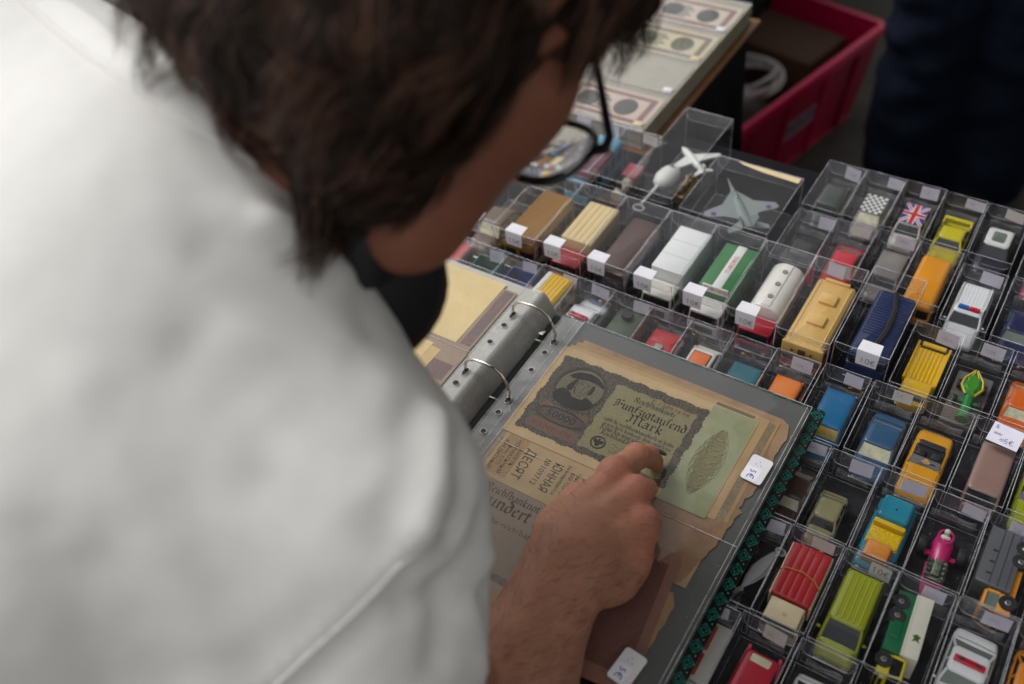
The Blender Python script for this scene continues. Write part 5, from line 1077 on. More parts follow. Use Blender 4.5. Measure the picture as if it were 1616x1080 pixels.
MB().add([(30, 439.6, 54.6), (101, 439.4, 54.6), (101, 430, 55), (60, 432, 55), (36, 436, 55), (30, 439.6, 54.2), (101, 439.4, 54.2), (101, 430, 54.6), (60, 432, 54.6), (36, 436, 54.6)], [(4, 3, 2, 1, 0), (5, 6, 7, 8, 9), (0, 1, 6, 5), (1, 2, 7, 6), (2, 3, 8, 7), (3, 4, 9, 8), (4, 0, 5, 9)]).build('cream_card', paper('#d9c29a', .06))
tag(bpy.data.objects['cream_card'], 'torn cream card strip lying on the back edge of the jet box', 'card strip')
def jet():
    o = toy('toy_jet', 'grey toy fighter jet with swept wings, round markings and twin fins', 'toy jet', 51, 396, 1, .66); g = mat('jet grey', '#7f8685', .5, var=.08, scale=40, dirt=.15)
    for s in (-1, 1): MB().cyl((s * 4, 0, 3), (s * 4, 0, 22), 1.2, 8).build('stand', clear('clear stand', face=.1, haze=.05), o)
    m = MB(); m.loft([[(q * math.cos(a * PI / 6), yy, 30 + zz * math.sin(a * PI / 6)) for a in range(12)] for yy, q, zz in ((50, .3, .3), (36, 1.4, 1.4), (26, 2.6, 2.8), (12, 4, 4), (0, 6, 3.6), (-24, 6.5, 3.4), (-38, 5, 3))]); m.build('fuselage', g, o, smooth=60)
    MB().ell((0, 16, 33), (2.4, 9, 2.6), 12, 8).build('canopy', glassg, o)
    for s in (-1, 1):
        MB().prism([(s * 3, 26), (s * 17, 6), (s * 39, -2), (s * 41, -9), (s * 36, -12), (s * 20, -14), (s * 5, -22)][::s], 29.4, 30.8).build('wing', g, o); MB().prism([(s * 5, -24), (s * 22, -36), (s * 22, -42), (s * 5, -38)][::s], 29.6, 30.8).build('tailplane', g, o)
        MB().add([(s * 5, -20, 32), (s * 5, -38, 32), (s * 8, -42, 47), (s * 8, -35, 47), (s * 6, -20, 32), (s * 6, -38, 32), (s * 8.8, -42, 47), (s * 8.8, -35, 47)], [(0, 1, 2, 3), (7, 6, 5, 4), (0, 4, 5, 1), (1, 5, 6, 2), (2, 6, 7, 3), (3, 7, 4, 0)]).build('fin', g, o)
        b = MB(); b.cyl((s * 30, -8, 30.8), (s * 30, -8, 31), 3, 14); b.c = 1; b.cyl((s * 30, -8, 31), (s * 30, -8, 31.1), 1.3, 10); b.build('round_marking', [ink('#3a4a8c'), ink('#a8323c')], o)
jet()
def flyers():
    wp_ = plastic('#dcdcd6')
    o = toy('toy_helicopter', 'white toy helicopter body with a thin tail boom ending in a ring', 'toy helicopter', -43, 412, 28, -.12); o.scale = (1.28,) * 3
    m = MB(); m.loft([[(q * math.cos(a * PI / 7), yy, q * .8 * math.sin(a * PI / 7)) for a in range(14)] for yy, q in ((15, 1), (13, 6), (6, 9), (-4, 9.5), (-11, 7), (-15, 3))]); m.build('body', wp_, o, smooth=60)
    MB().tube([(0, -14, 0), (0, -26, -2), (-1, -39, -5)], [1.6, 1.2, 1.1], 8).build('tail_boom', wp_, o)
    MB().tube([(-1 + 5 * math.cos(a * PI / 9), -42.6 + 3.6 * math.sin(a * PI / 9), -6) for a in range(18)], .7, 6, closed=True).build('tail_ring', wp_, o)
    MB().cyl((0, 8, 7), (0, 8, 8), 1.8, 14).build('rotor_hub', mat('grey hub', '#6e7068', .4), o)
    MB().cyl((0, 6, -21), (0, 6, -6), 1.4, 8).build('stand', clear('clear stand', face=.1, haze=.05), o)
    o = toy('toy_plane', 'small white toy aeroplane at the back of the long clear box', 'toy plane', -32, 458, 24, .9); o.scale = (1.25,) * 3
    m = MB(); m.loft([[(q * math.cos(a * PI / 6), yy, q * math.sin(a * PI / 6)) for a in range(12)] for yy, q in ((22, .6), (16, 3), (4, 4), (-10, 3), (-22, 1.4))]); m.build('fuselage', wp_, o, smooth=60)
    for s in (-1, 1): MB().prism([(s * 2, 8), (s * 26, -2), (s * 26, -6), (s * 2, -4)][::s], -.8, .8).build('wing', wp_, o); MB().prism([(s * 1, -15), (s * 9, -20), (s * 9, -23), (s * 1, -21)][::s], -.5, .7).build('tailplane', wp_, o)
    MB().add([(-.5, -14, 1), (-.5, -22, 1), (-.5, -24, 9), (-.5, -19, 9), (.5, -14, 1), (.5, -22, 1), (.5, -24, 9), (.5, -19, 9)], [(3, 2, 1, 0), (4, 5, 6, 7), (0, 1, 5, 4), (1, 2, 6, 5), (2, 3, 7, 6), (3, 0, 4, 7)]).build('fin', wp_, o)
    MB().cyl((0, 0, -18.4), (0, 0, -3), 1.2, 8).build('stand', clear('clear stand', face=.1, haze=.05), o)
    o = toy('brass_engine', 'brass coloured cast piece beside the white helicopter', 'brass piece', -24, 424, 1.2, -.1); o.scale = (1.25,) * 3; br = mat('aged brass', '#a8946a', .3, metal=.85, var=.4, scale=200, bump=.5, bscale=500)
    MB().rbox(-7, 7, -16, 16, 0, 9, 2).build('block', br, o)
    for i in range(4): MB().cyl((0, -11 + i * 7.4, 9), (0, -11 + i * 7.4, 14), 3.6, 12, 2.6).build('cylinder_head', br, o)
    MB().tube([(0, -15, 12), (3, -4, 15), (-3, 6, 15), (0, 15, 12)], 1.6, 8).build('pipe', br, o)
flyers()
# ------------------------------------------------------------------ people
skin = mat('skin', '#8c5843', .55, var=.16, scale=26, bump=.35, bscale=650, sss=.12, spec=.35)  # darker than the arm: shade on the face is put into this tone
skin_arm = mat('skin of arm and hand', '#a4725b', .55, var=.16, scale=18, bump=.5, bscale=420, sss=.1, spec=.35)
shirt_m = mat('white cotton jersey', '#e0deda', .95, var=.025, scale=50, bump=.4, bscale=1400, spec=.1)
hair_m = mat('dark brown hair', '#221711', .6, var=.4, scale=40, spec=.2)
hair_hi = mat('highlight hair strand', '#65493a', .55, var=.3, scale=60, spec=.25)  # lighter strands: the highlights on the waves are put into their colour
bodyhair_m = mat('arm hair', '#2f1c14', .6, var=.1)
man = empty('person', (-60, -560, -750)); tag(man, 'person in a white T-shirt leaning over the stall, pointing at a banknote', 'person')
def pchild(name, V, F, mats, parent=man): 
    me = np_mesh(name, V, F, mats); o = link(name, me, parent)
    o.matrix_parent_inverse = Matrix.Translation(-Vector(man.location)) if parent is man else Matrix.Identity(4); return o
def pmb(mb, name, m, parent=man, smooth=50):
    o = mb.build(name, m, parent, smooth=smooth)
    if parent is man: o.matrix_parent_inverse = Matrix.Translation(-Vector(man.location))
    return o
HF = np.array((0.01833, 0.19525, -0.97987)); HU = np.array((0.11905, 0.99364, 0.20176)); HF /= np.linalg.norm(HF); HU -= HF * (HU @ HF); HU /= np.linalg.norm(HU); HR = np.array((1.01413, -0.11998, -0.00469)); HR -= HF * (HR @ HF) + HU * (HR @ HU); HR /= np.linalg.norm(HR)
HC = pt(44, -42.5, 505.6); HA = np.array([HF, HU, HR])
def Hd(f, u, r): return HC + HF * f + HU * u + HR * r
NECK = pt(-36.6, -119.1, 387.6)
head = [('e', Hd(-14, 22, 0), (90, 82, 73), HA, 12), ('e', Hd(32, -25, 0), (58, 76, 60), HA, 20), ('e', Hd(42, -72, 0), (44, 34, 46), HA, 22), ('e', Hd(74, -98, 0), (18, 17, 22), HA, 16),
        ('c', Hd(86, 2, 0), Hd(106, -28, 0), 8, 11, 9), ('e', Hd(82, 24, 0), (14, 9, 48), HA, 12), ('e', Hd(86, -62, 0), (12, 11, 24), HA, 9), ('e', Hd(58, -30, 40), (28, 26, 22), HA, 18), ('e', Hd(58, -30, -40), (28, 26, 22), HA, 18),
        ('c', Hd(-22, -50, 0), NECK, 58, 58, 26), ('c', NECK, pt(-67.2, -171, 327.3), 58, 60, 30)]
head += [('c', pt(89.5, -30.3, 470.9), pt(85.1, -60.9, 457.1), 26, 32, 16), ('c', pt(85.1, -60.9, 457.1), pt(59.2, -123.9, 411.9), 32, 34, 16)]
for s in (-1, 1):
    head += [('e', Hd(93, 5, s * 32), (13, 10, 15), HA, -8), ('e', Hd(79, 4, s * 32), (12, 12, 12), HA, 1.5), ('e', Hd(-4, -12, s * 77), (19, 32, 7), HA, 4), ('e', Hd(0, -10, s * 84), (10, 20, 5), HA, -4)]
lo, hi = np.min([HC, NECK, pt(-44.3, -187.2, 357)], 0) - 150, np.max([HC, NECK, pt(-44.3, -187.2, 357)], 0) + 150
V1, F1 = sdf_mesh(head, lo, hi, 4.0)
# right arm and pointing hand
EL = pt(140.9, -264.4, 61.3); W_ = np.array([132., -102, 106])
imcp, mmcp, rmcp, pmcp = [np.array(q, float) for q in ((127, -31, 112), (148, -37, 111), (163, -55, 105), (168, -77, 92))]
SH = pt(28.4, -215.6, 300.6)
arm = [('c', SH, EL, 52, 44, 10), ('c', EL, EL + (W_ - EL) * .45, 42, 40, 18), ('c', EL + (W_ - EL) * .4, W_, 40, 29.5, 14), ('e', W_ + np.array([4, -6, 0]), (33, 30, 27), None, 12)]
for q, off in ((imcp, (-15, 6, -2)), (mmcp, (-4, 8, 2)), (rmcp, (9, 6, 0)), (pmcp, (19, 1, -8))):
    arm.append(('c', W_ + np.array(off, float), q - np.array([0, 0, 2.5]), 18, 11.5, 6))
for q in (imcp, mmcp, rmcp, pmcp): arm.append(('e', q + np.array([0, 0, 1.5]), (12.2, 12.2, 12), None, 3.5))
arm += [('e', np.array([150, -62, 92.]), (26, 30, 20), None, 10), ('e', np.array([160, -94, 88.]), (21, 25, 20), None, 12)]
ip, idp, it = np.array([129., 3, 95]), np.array([132., 17, 81]), np.array([134., 25, 65])
arm += [('c', imcp, ip, 11.5, 10.2, 5), ('e', ip, (10.6, 10.2, 10.6), None, 2), ('c', ip, idp, 9.8, 8.9, 2.5), ('c', idp, it, 9.0, 7.4, 2.5)]
for a, b_, c in ((mmcp, (144, -14, 83), (138, -28, 65)), (rmcp, (159, -36, 79), (150, -48, 65)), (pmcp, (166, -62, 72), (156, -72, 64))):
    arm += [('c', a, b_, 11, 9.8, 3), ('c', b_, c, 9.6, 8.2, 2.5)]
arm += [('c', (106, -84, 93), (106, -50, 86), 17, 14, 12), ('c', (106, -50, 86), (119, -20, 72), 13, 11, 5), ('c', (119, -20, 72), (137, -6, 65.5), 10.5, 8.5, 3)]
lo, hi = np.minimum(np.minimum(EL, SH) - 60, [80, -120, 50]), np.maximum(np.maximum(EL, SH) + 60, [205, 45, 150])
V2, F2 = sdf_mesh(arm, lo, hi, 2.2)
# fine relief of the skin: knuckle creases and tendons
def disp(V, F, fn):
    me = np_mesh('tmp', V, F, []); n = np.zeros(len(me.vertices) * 3, np.float32); me.vertices.foreach_get('normal', n); bpy.data.meshes.remove(me); n = n.reshape(-1, 3)
    return V + n * fn(V, n)[:, None], n
def skin_rel(V, n):
    d = np.zeros(len(V))
    for c, ax, k in ((ip, (ip - imcp), 3.2), (idp, (it - ip), 2.4)):
        ax = ax / np.linalg.norm(ax); t = (V - c) @ ax; r = np.linalg.norm(V - c, axis=1)
        d += np.where((r < 16) & (n[:, 2] > -.2), -.55 * np.cos(t * k) * np.exp(-(t / 3.5) ** 2), 0)
    for q in (imcp, mmcp, rmcp, pmcp):
        ab = q - W_; h = np.clip(((V - W_) @ ab) / (ab @ ab), 0, 1); r = np.linalg.norm(V - W_ - h[:, None] * ab, axis=1)
        d += np.where(n[:, 2] > .2, .9 * np.exp(-((r - 17) / 7) ** 2) * np.sin(h * PI) * .8, 0)
    d += np.array([.35 * noise.noise(Vector(v) * .12) + .12 * noise.noise(Vector(v) * .45) for v in V]); return d
V2, N2 = disp(V2, F2, skin_rel)
# left arm resting on the table edge, hidden behind the body
LS = pt(-336.6, -123.4, 434.9); LE = np.array([-260., -420, 190]); LW = np.array([-230., -330, 40])
larm = [('c', LS, LE, 52, 42, 8), ('c', LE, LW, 40, 30, 10), ('e', LW + np.array([4, 45, -12]), (38, 48, 16), None, 10)]
for i in range(4): larm.append(('c', LW + np.array([-26 + i * 18, 80, -14]), LW + np.array([-34 + i * 22, 140 - abs(i - 1.5) * 9, -28]), 10, 8, 4))
larm.append(('c', LW + np.array([34, 20, -14]), LW + np.array([72, 66, -28]), 13, 9, 6))
lo, hi = np.minimum(np.minimum(LS, LE), LW) - 70, np.maximum(np.maximum(LS, LE), LW + np.array([80, 150, 0])) + 70
V3, F3 = sdf_mesh(larm, lo, hi, 5)
Vb = np.concatenate([V1, V2, V3]); Fb = np.concatenate([F1, F2 + len(V1), F3 + len(V1) + len(V2)])
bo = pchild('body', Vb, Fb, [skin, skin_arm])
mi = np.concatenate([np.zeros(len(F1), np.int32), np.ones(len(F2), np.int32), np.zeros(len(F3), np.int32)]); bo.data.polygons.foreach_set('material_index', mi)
ra = bo.data.attributes.new('redness', 'FLOAT', 'POINT'); rv = np.zeros(len(Vb), np.float32)
for c, r_, k in [(q, 13, .9) for q in (mmcp, rmcp, pmcp)] + [(imcp, 15, .6), (ip, 11, .8), (idp, 9, .5), (it, 10, .9)]: rv = np.maximum(rv, k * np.exp(-(np.linalg.norm(Vb - c, axis=1) / r_) ** 2))
ra.data.foreach_set('value', rv.astype(np.float32))
t_ = skin_arm.node_tree; at = t_.nodes.new('ShaderNodeAttribute'); at.attribute_name = 'redness'; mxr = t_.nodes.new('ShaderNodeMixRGB'); pb = t_.nodes['Principled BSDF']; prev = pb.inputs['Base Color'].links[0].from_socket
t_.links.new(at.outputs['Fac'], mxr.inputs[0]); t_.links.new(prev, mxr.inputs[1]); mxr.inputs[2].default_value = (*lin('#b5624f'), 1); t_.links.new(mxr.outputs[0], pb.inputs['Base Color'])
nl = MB().ell((0, 0, 0), (5.2, 1.6, 6.4), 14, 8).build('fingernail', mat('dark painted nail', '#141013', .2, coat=.5), bo, loc=tuple(it + np.array([2.2, 7.2, 6.0])), rot=(.75, 0, -.25))
# hairs on forearm and back of the hand
rng = np.random.default_rng(4); ax = (W_ - EL) / np.linalg.norm(W_ - EL)
tpos = (V2 - W_) @ ax; side = np.cross(ax, [0, 0, 1.]); side /= np.linalg.norm(side)
wgt = np.where((tpos > -230) & (tpos < 62), 1, 0) * np.where(N2[:, 2] > -.35, 1, 0) * np.where(V2[:, 2] > 78, 1, 0) * np.where(tpos > 5, .45, 1.0)
wgt = wgt * np.where(np.linalg.norm(V2 - imcp, axis=1) < 22, .1, 1)
idx = rng.choice(len(V2), 11000, p=wgt / wgt.sum()); hv = []; hf = []
for i in idx:
    p, n = V2[i], N2[i]; sw = side * (.75 * (1 if (n @ side) > -.2 else -.4)) + ax * (.75 if tpos[i] < 0 else .2); t = sw - n * (sw @ n); t /= np.linalg.norm(t) + 1e-6
    L_ = rng.uniform(5, 10) * (1 if tpos[i] < 0 else .7); t = t + rng.normal(0, .22, 3); w_ = np.cross(t, n); w_ = w_ / (np.linalg.norm(w_) + 1e-6) * rng.uniform(.045, .085)
    a, b_, c = p - n * .2, p + t * L_ * .5 + n * L_ * .17, p + t * L_ + n * L_ * .12; k = len(hv)
    hv += [a - w_, a + w_, b_ - w_ * .8, b_ + w_ * .8, c - w_ * .2, c + w_ * .2]; hf += [(k, k + 1, k + 3, k + 2), (k + 2, k + 3, k + 5, k + 4)]
ah = link('arm_hair', np_mesh('arm_hair', np.array(hv), np.array(hf), [bodyhair_m], False), bo); ah['kind'] = 'stuff'
# shirt
shirt = [('c', pt(-69.3, -199.6, 378.5), pt(-175.8, -556.5, 14.7), 97, 150, 30), ('c', pt(-40.4, -212, 367.7), pt(81.4, -227.5, 301.3), 80, 66, 40), ('c', pt(83.2, -227.4, 301.8), pt(119, -283.8, 190.2), 66, 57, 22),
         ('c', pt(-95.9, -167.5, 387.7), pt(-350.3, -122.9, 436.3), 84, 70, 40), ('c', LS, LS + (LE - LS) * .75, 66, 60, 22), ('e', pt(-94.7, -319.9, 285.4), (120, 150, 95), None, 50), ('c', pt(-25.5, -245.9, 301.8), pt(45.2, -320.2, 149.7), 90, 90, 40), ('c', pt(-73.8, -176.8, 402.5), pt(-13.5, -165.7, 376.3), 66, 62, 30)]
pts = np.array([q[1] for q in shirt] + [q[2] for q in shirt if q[0] == 'c'])
V4, F4 = sdf_mesh(shirt, pts.min(0) - 165, pts.max(0) + 165, 6)
def folds(V, n):
    d = np.zeros(len(V)); e1 = (pt(82.6, -226.3, 302.9) - pt(-34.5, -205.2, 372.2)); e1 /= np.linalg.norm(e1)
    e2 = HU * .2 + np.array([.2, -.7, -.6]); e2 /= np.linalg.norm(e2)
    for i, v in enumerate(V):
        a, b_, c = v @ e1, v @ e2, v[2]
        d[i] = .5 * noise.noise(Vector((a * .018, b_ * .007, c * .006))) + .55 * noise.noise(Vector((a * .045 + 3, b_ * .014, c * .012))) + 0.5 * noise.noise(Vector(v) * .06)
    return d
def relax(V, F, it):
    E_ = np.concatenate([F[:, [0, 1]], F[:, [1, 2]], F[:, [2, 3]], F[:, [3, 0]]]); E_ = np.concatenate([E_, E_[:, ::-1]]); dg = np.bincount(E_[:, 0], minlength=len(V))[:, None]
    for k in range(it):
        S_ = np.stack([np.bincount(E_[:, 0], V[E_[:, 1], c], minlength=len(V)) for c in range(3)], 1) / dg; V = V + (S_ - V) * .5
    return V
V4 = relax(V4, F4, 140); V4, _ = disp(V4, F4, lambda V, n: np.full(len(V), 7.0))
V4, N4 = disp(V4, F4, folds)
# drawn folds that run from the armpit and shoulder seam (3D ridges around lines on the cloth)
bvh = BVHTree.FromPolygons([tuple(v) for v in V4], [tuple(f) for f in F4])
def on_cloth(p): return np.array(bvh.find_nearest(Vector(p))[0])
def dist_poly(V, pl):
    D = np.full(len(V), 1e9)
    for a, b_ in zip(pl[:-1], pl[1:]):
        ab = b_ - a; h = np.clip(((V - a) @ ab) / (ab @ ab), 0, 1); D = np.minimum(D, np.linalg.norm(V - a - h[:, None] * ab, axis=1))
    return D
def ridge(V, line, amp, w_):
    pl = [on_cloth(c) for c in line]
    if len(pl) < 2: return np.zeros(len(V))
    D = dist_poly(V, pl); return amp * np.exp(-(D / w_) ** 2)
dd = np.zeros(len(V4))
for line, amp, w_ in (([(26.3, -165.4, 430.4), (49.8, -166.1, 402.8), (73.1, -179.5, 380.5)], -5, 11), ([(15.8, -189.5, 444.3), (39.2, -183.7, 421.1), (59.9, -174.5, 392.4)], 4, 12), ([(19, -216.5, 439.2), (42.8, -212.2, 417.5), (78.3, -200.2, 384.5)], -4, 13), ([(24.6, -184.6, 436.2), (39, -170.1, 418.5), (51.8, -168.9, 401.6)], 5, 9), ([(42.7, -231.2, 413.6), (69, -214.7, 393.7), (99.3, -201.7, 369.1)], 4, 14), ([(31.9, -253.8, 412.7), (70, -250.6, 385.9), (105.6, -240.1, 367.4)], -4, 16),
                      ([(117, -193.5, 351), (135.2, -221.1, 343.7), (140.3, -240.8, 335.7)], 4, 9), ([(133.2, -198.1, 335.5), (144.6, -214.4, 325.8), (147.4, -230.4, 321.5)], -4, 8), ([(108.4, -205.1, 363.5), (122.5, -230.9, 357.5), (126.1, -247.7, 350.4)], -3, 11), ([(82.3, -272.1, 366.2), (109.9, -269.4, 351.8), (129.7, -260.7, 338.9)], -4, 15), ([(-1.8, -293.9, 409.1), (36.2, -308.3, 364.7), (69.3, -326.5, 305.6)], 4, 18), ([(25, -338.8, 345), (42, -346.5, 313.2), (55.4, -352.3, 284.3)], -5, 16), ([(3.7, -344.6, 363.3), (25.7, -356.5, 326.7), (36.3, -367.6, 292.5)], -5, 15),
                      ([(145.2, -234, 327.5), (139, -256.2, 328.8), (127.2, -284.2, 314.8), (98.3, -324.3, 278)], 1.8, 7), ([(147.8, -233.1, 319.8), (142.1, -257.3, 321.6), (131.3, -284, 309.2), (104.1, -323.7, 272.6)], -2.4, 10), ([(148.6, -210.9, 301.4), (151.9, -249.9, 300.8), (157.2, -270.6, 268.9)], -4, 10), ([(143.6, -268.9, 305.1), (151.2, -254.3, 300.9), (156.1, -228.1, 270.7)], -4, 9), ([(151.4, -213.7, 277), (158.7, -240.6, 273.1), (165.1, -250.5, 225.8)], 3, 8)):
    dd += ridge(V4, line, amp * (.7 if w_ >= 11 else 1.35), w_ * .9)
V4 = V4 + N4 * dd[:, None]
bvh = BVHTree.FromPolygons([tuple(v) for v in V4], [tuple(f) for f in F4])
so = pchild('shirt', V4, F4, [shirt_m])
def cat_rom(pl, k=6):
    pl = [np.array(q, float) for q in pl]; out = []
    for i in range(len(pl) - 1):
        p0, p1, p2, p3 = pl[max(0, i - 1)], pl[i], pl[i + 1], pl[min(len(pl) - 1, i + 2)]
        for j in range(k):
            t = j / k; out.append(.5 * (2 * p1 + (p2 - p0) * t + (2 * p0 - 5 * p1 + 4 * p2 - p3) * t * t + (3 * p1 - p0 - 3 * p2 + p3) * t ** 3))
    return out + [pl[-1]]
def surf_line(line, sm=3):
    pl = [on_cloth(c) for c in cat_rom(line)]
    for _ in range(sm): pl = [pl[0]] + [(pl[i - 1] + 2 * pl[i] + pl[i + 1]) / 4 for i in range(1, len(pl) - 1)] + [pl[-1]]
    return pl
def surf_tube(line, r, name, m, lift=.5, n=5):
    pl = surf_line(line); out = [tuple(q) for q in pl]
    dv = np.array([.66, -.34, .67]) * lift
    o = MB().tube([tuple(np.array(q) + dv) for q in out], r, n).build(name, m, so, smooth=60); return o
surf_tube([(141.5, -231, 317.8), (139, -256.6, 327.1), (134.1, -271.6, 321.9), (127.5, -285.1, 313.5), (114.9, -303.5, 297.9), (98.7, -325.3, 276.7)], 1.1, 'sleeve_seam', shirt_m, lift=.1)
# ribbed collar: a raised band from the seam to the neck
seam = [(-215.1, -133.7, 489.9), (-190.9, -138, 486.2), (-162.3, -144.8, 482.9), (-128.5, -154.9, 482.2), (-88, -166, 482.4), (-55.8, -171.6, 478.9), (-32.8, -171.8, 471.7), (-13.6, -169.2, 462.4), (0.3, -165.2, 452.7), (10.3, -161.1, 443.3), (19, -157.4, 432.7), (29, -157.6, 422.6), (38.5, -160.9, 414.4)]
rim = [(-209.1, -115.8, 490.3), (-187.7, -121.1, 487.5), (-159.4, -127, 485.1), (-124.8, -135.4, 485.2), (-87.2, -148.1, 485.7), (-58.4, -154.6, 483.7), (-38, -154.2, 478.4), (-20.4, -151.7, 470), (-6.4, -148.8, 459.3), (5.3, -146.9, 447.2), (15.2, -145.9, 434.1), (28.7, -149.9, 419.1), (43.2, -157.1, 404.9)]
OUT = np.array([.66, -.34, .67])      # outwards from the shoulder
band = MB(); rows = []
for qa, q1 in zip(surf_line(seam, 6), cat_rom(rim)):
    dv = OUT; k = []
    for t, l in ((0, .2), (.05, 2.6), (.15, 3.2), (.5, 4.0), (.92, 3.0), (1, .2), (1.0, -9)): k.append(tuple(qa + (q1 - qa) * t + dv * l))
    rows.append(k)
for i in range(len(rows) - 1):
    for s_ in range(2):
        R0 = [np.array(q) for q in rows[i]]; R1 = [np.array(q) for q in rows[i + 1]]
        A = [R0[j] + (R1[j] - R0[j]) * s_ / 2 for j in range(7)]; B = [R0[j] + (R1[j] - R0[j]) * (s_ + 1) / 2 for j in range(7)]
        band.add(A + B, [(j, j + 1, 7 + j + 1, 7 + j) for j in range(6)])
band.build('collar', shirt_m, so, smooth=60)
MB().tube([tuple(q + OUT * 1.2) for q in surf_line(seam, 6)], 2.0, 8).build('collar_seam', shirt_m, so, smooth=60)
# trousers and shoes (mostly outside the frame)
PE = pt(-175.8, -556.5, 14.7); trous = [('e', PE + np.array([0, -10, -60]), (165, 130, 130), None, 20)]
for s in (-1, 1):
    hip = PE + np.array([s * 85, -10, -90]); kn = np.array([PE[0] + s * 105, PE[1] + 40, -330.]); an = np.array([PE[0] + s * 110, PE[1] - 40, -690.]); trous += [('c', hip, kn, 92, 70, 20), ('c', kn, an, 68, 55, 15)]
V5, F5 = sdf_mesh(trous, (PE[0] - 330, PE[1] - 260, -735), (PE[0] + 330, PE[1] + 240, PE[2] + 150), 12)
pchild('trousers', V5, F5, [mat('dark trousers', '#25262b', .9, var=.2, scale=30)])
for s in (-1, 1): pmb(MB().ell((PE[0] + s * 110, PE[1] + 10, -718), (48, 135, 31), 16, 8), 'shoe', mat('dark shoe', '#1c1a19', .6))
# hair
hairp = [('e', Hd(-22, 32, 0), (104, 96, 86), HA, 14), ('e', Hd(-60, -40, 10), (52, 66, 70), HA, 24), ('e', Hd(-44, -82, 24), (33, 43, 52), HA, 24), ('e', Hd(-30, -30, 62), (34, 66, 24), HA, 16), ('e', Hd(50, 82, 6), (50, 30, 56), HA, 18), ('e', Hd(8, 40, 64), (44, 50, 22), HA, 14),
  ('c', pt(-33, -128, 519.5), pt(16.7, -128.2, 488.1), 33, 37, 20), ('c', pt(16.7, -128.2, 488.1), pt(51.4, -136.7, 453.5), 38, 31, 20), ('c', pt(63.6, -106.7, 501), pt(53.8, -139.1, 455.8), 50, 30, 20), ('c', pt(63.6, -106.7, 501), pt(73, -63.8, 510.1), 54, 36, 20)]
lo, hi = HC - 230, HC + 230
V6, F6 = sdf_mesh(hairp, lo, hi, 5)
def hrel(V, n): return np.array([7 * noise.noise(Vector(v) * .03) + 3.5 * noise.noise(Vector(v) * .085) for v in V])
V6, N6 = disp(V6, F6, hrel)
ho = pchild('hair', V6, F6, [hair_m])
rng = np.random.default_rng(11); sv = []; sf = []; sm_ = []
crown = Hd(-60, 100, 0); vis = np.where(N6 @ np.array([.63, -.74, .23]) > -.2, 1.0, .25)
idx = rng.choice(len(V6), 620, p=vis / vis.sum())
for q, i in enumerate(idx):
    p0, n = V6[i], N6[i]; loc = HA @ (p0 - HC)
    if loc[0] > 72 and loc[1] < 45: continue
    d = p0 - crown; d = d - n * (d @ n); d = d / (np.linalg.norm(d) + 1e-6); d = d * .8 - HU * .3 - HF * .1 + n * rng.uniform(.0, .35) + rng.normal(0, .25, 3); d /= np.linalg.norm(d)
    L_ = rng.uniform(38, 80) * (.6 if loc[0] > 20 or loc[1] < -70 else 1); S = 9; ph = rng.uniform(0, 6.28); sd_v = np.cross(d, n); g_ = [p0]; dd_ = d
    for s_ in range(S):
        dd_ = dd_ - n * .10 + np.array([0, 0, -.05]) + sd_v * .34 * math.sin(ph + s_ * .8) + np.array(noise.noise_vector(Vector(g_[-1]) * .018)) * .22; dd_ /= np.linalg.norm(dd_); g_.append(g_[-1] + dd_ * L_ / S)
    hilite = rng.random() < .5
    for h_ in range(40):
        off = rng.normal(0, 5.8, 3); off = off - n * (off @ n) - n * rng.uniform(0, 3); le = rng.uniform(.75, 1.05); w0 = rng.uniform(.16, .36); k = len(sv)
        wv = np.cross(d, n + rng.normal(0, .5, 3)); wv /= np.linalg.norm(wv) + 1e-6; fr_ = rng.normal(0, .9, 3)
        for s_ in range(S + 1):
            t = s_ / S; pp = g_[0] + (g_[s_] - g_[0]) * le + off * (1 - .6 * t) + fr_ * t * t * 2.4; w_ = w0 * (1 - .7 * t); sv += [pp - wv * w_, pp + wv * w_]
            if s_: sf.append((k + 2 * s_ - 2, k + 2 * s_ - 1, k + 2 * s_ + 1, k + 2 * s_)); sm_.append(1 if (hilite and h_ % 3) or h_ % 9 == 0 else 0)
me = np_mesh('strands', np.array(sv), np.array(sf), [hair_m, hair_hi]); me.polygons.foreach_set('material_index', np.array(sm_, np.int32)); st = link('strands', me, ho); st['kind'] = 'stuff'
# spectacles
blk = mat('black acetate', '#0c0b0b', .25, coat=.5, var=.05)
gl_o = empty('eyeglasses', Hd(112, 4, 0)); tag(gl_o, 'black framed eyeglasses worn by the leaning person', 'eyeglasses')
inv = Matrix.Translation(-Vector(gl_o.location))
def gpart(mb, name, m, smooth=60):
    o = mb.build(name, m, gl_o, smooth=smooth); o.matrix_parent_inverse = inv; return o
lens_m = bpy.data.materials.new('spectacle lens glass'); lens_m.use_nodes = True; pb_ = lens_m.node_tree.nodes['Principled BSDF']; pb_.inputs['Transmission Weight'].default_value = 1; pb_.inputs['Roughness'].default_value = .01; pb_.inputs['IOR'].default_value = 1.55; pb_.inputs['Base Color'].default_value = (.98, .98, .98, 1)
fr = MB()
def lens_pts(s, k=1.0, df=0):
    out = []
    for a in range(28):
        t = 2 * PI * a / 28; ca, sa = math.cos(t), math.sin(t); r_ = s * 39 + 28.5 * k * math.copysign(abs(ca) ** .8, ca); u_ = -3 + 24 * k * math.copysign(abs(sa) ** .85, sa)
        out.append(tuple(Hd(118 + df - .0022 * (r_) ** 2, u_, r_)))
    return out
for s in (-1, 1): fr.tube(lens_pts(s), 2.4, 8, closed=True)
fr.tube([tuple(Hd(118, 4, -10)), tuple(Hd(120, 7, 0)), tuple(Hd(118, 4, 10))], 2.0, 8); gpart(fr, 'frame', blk)
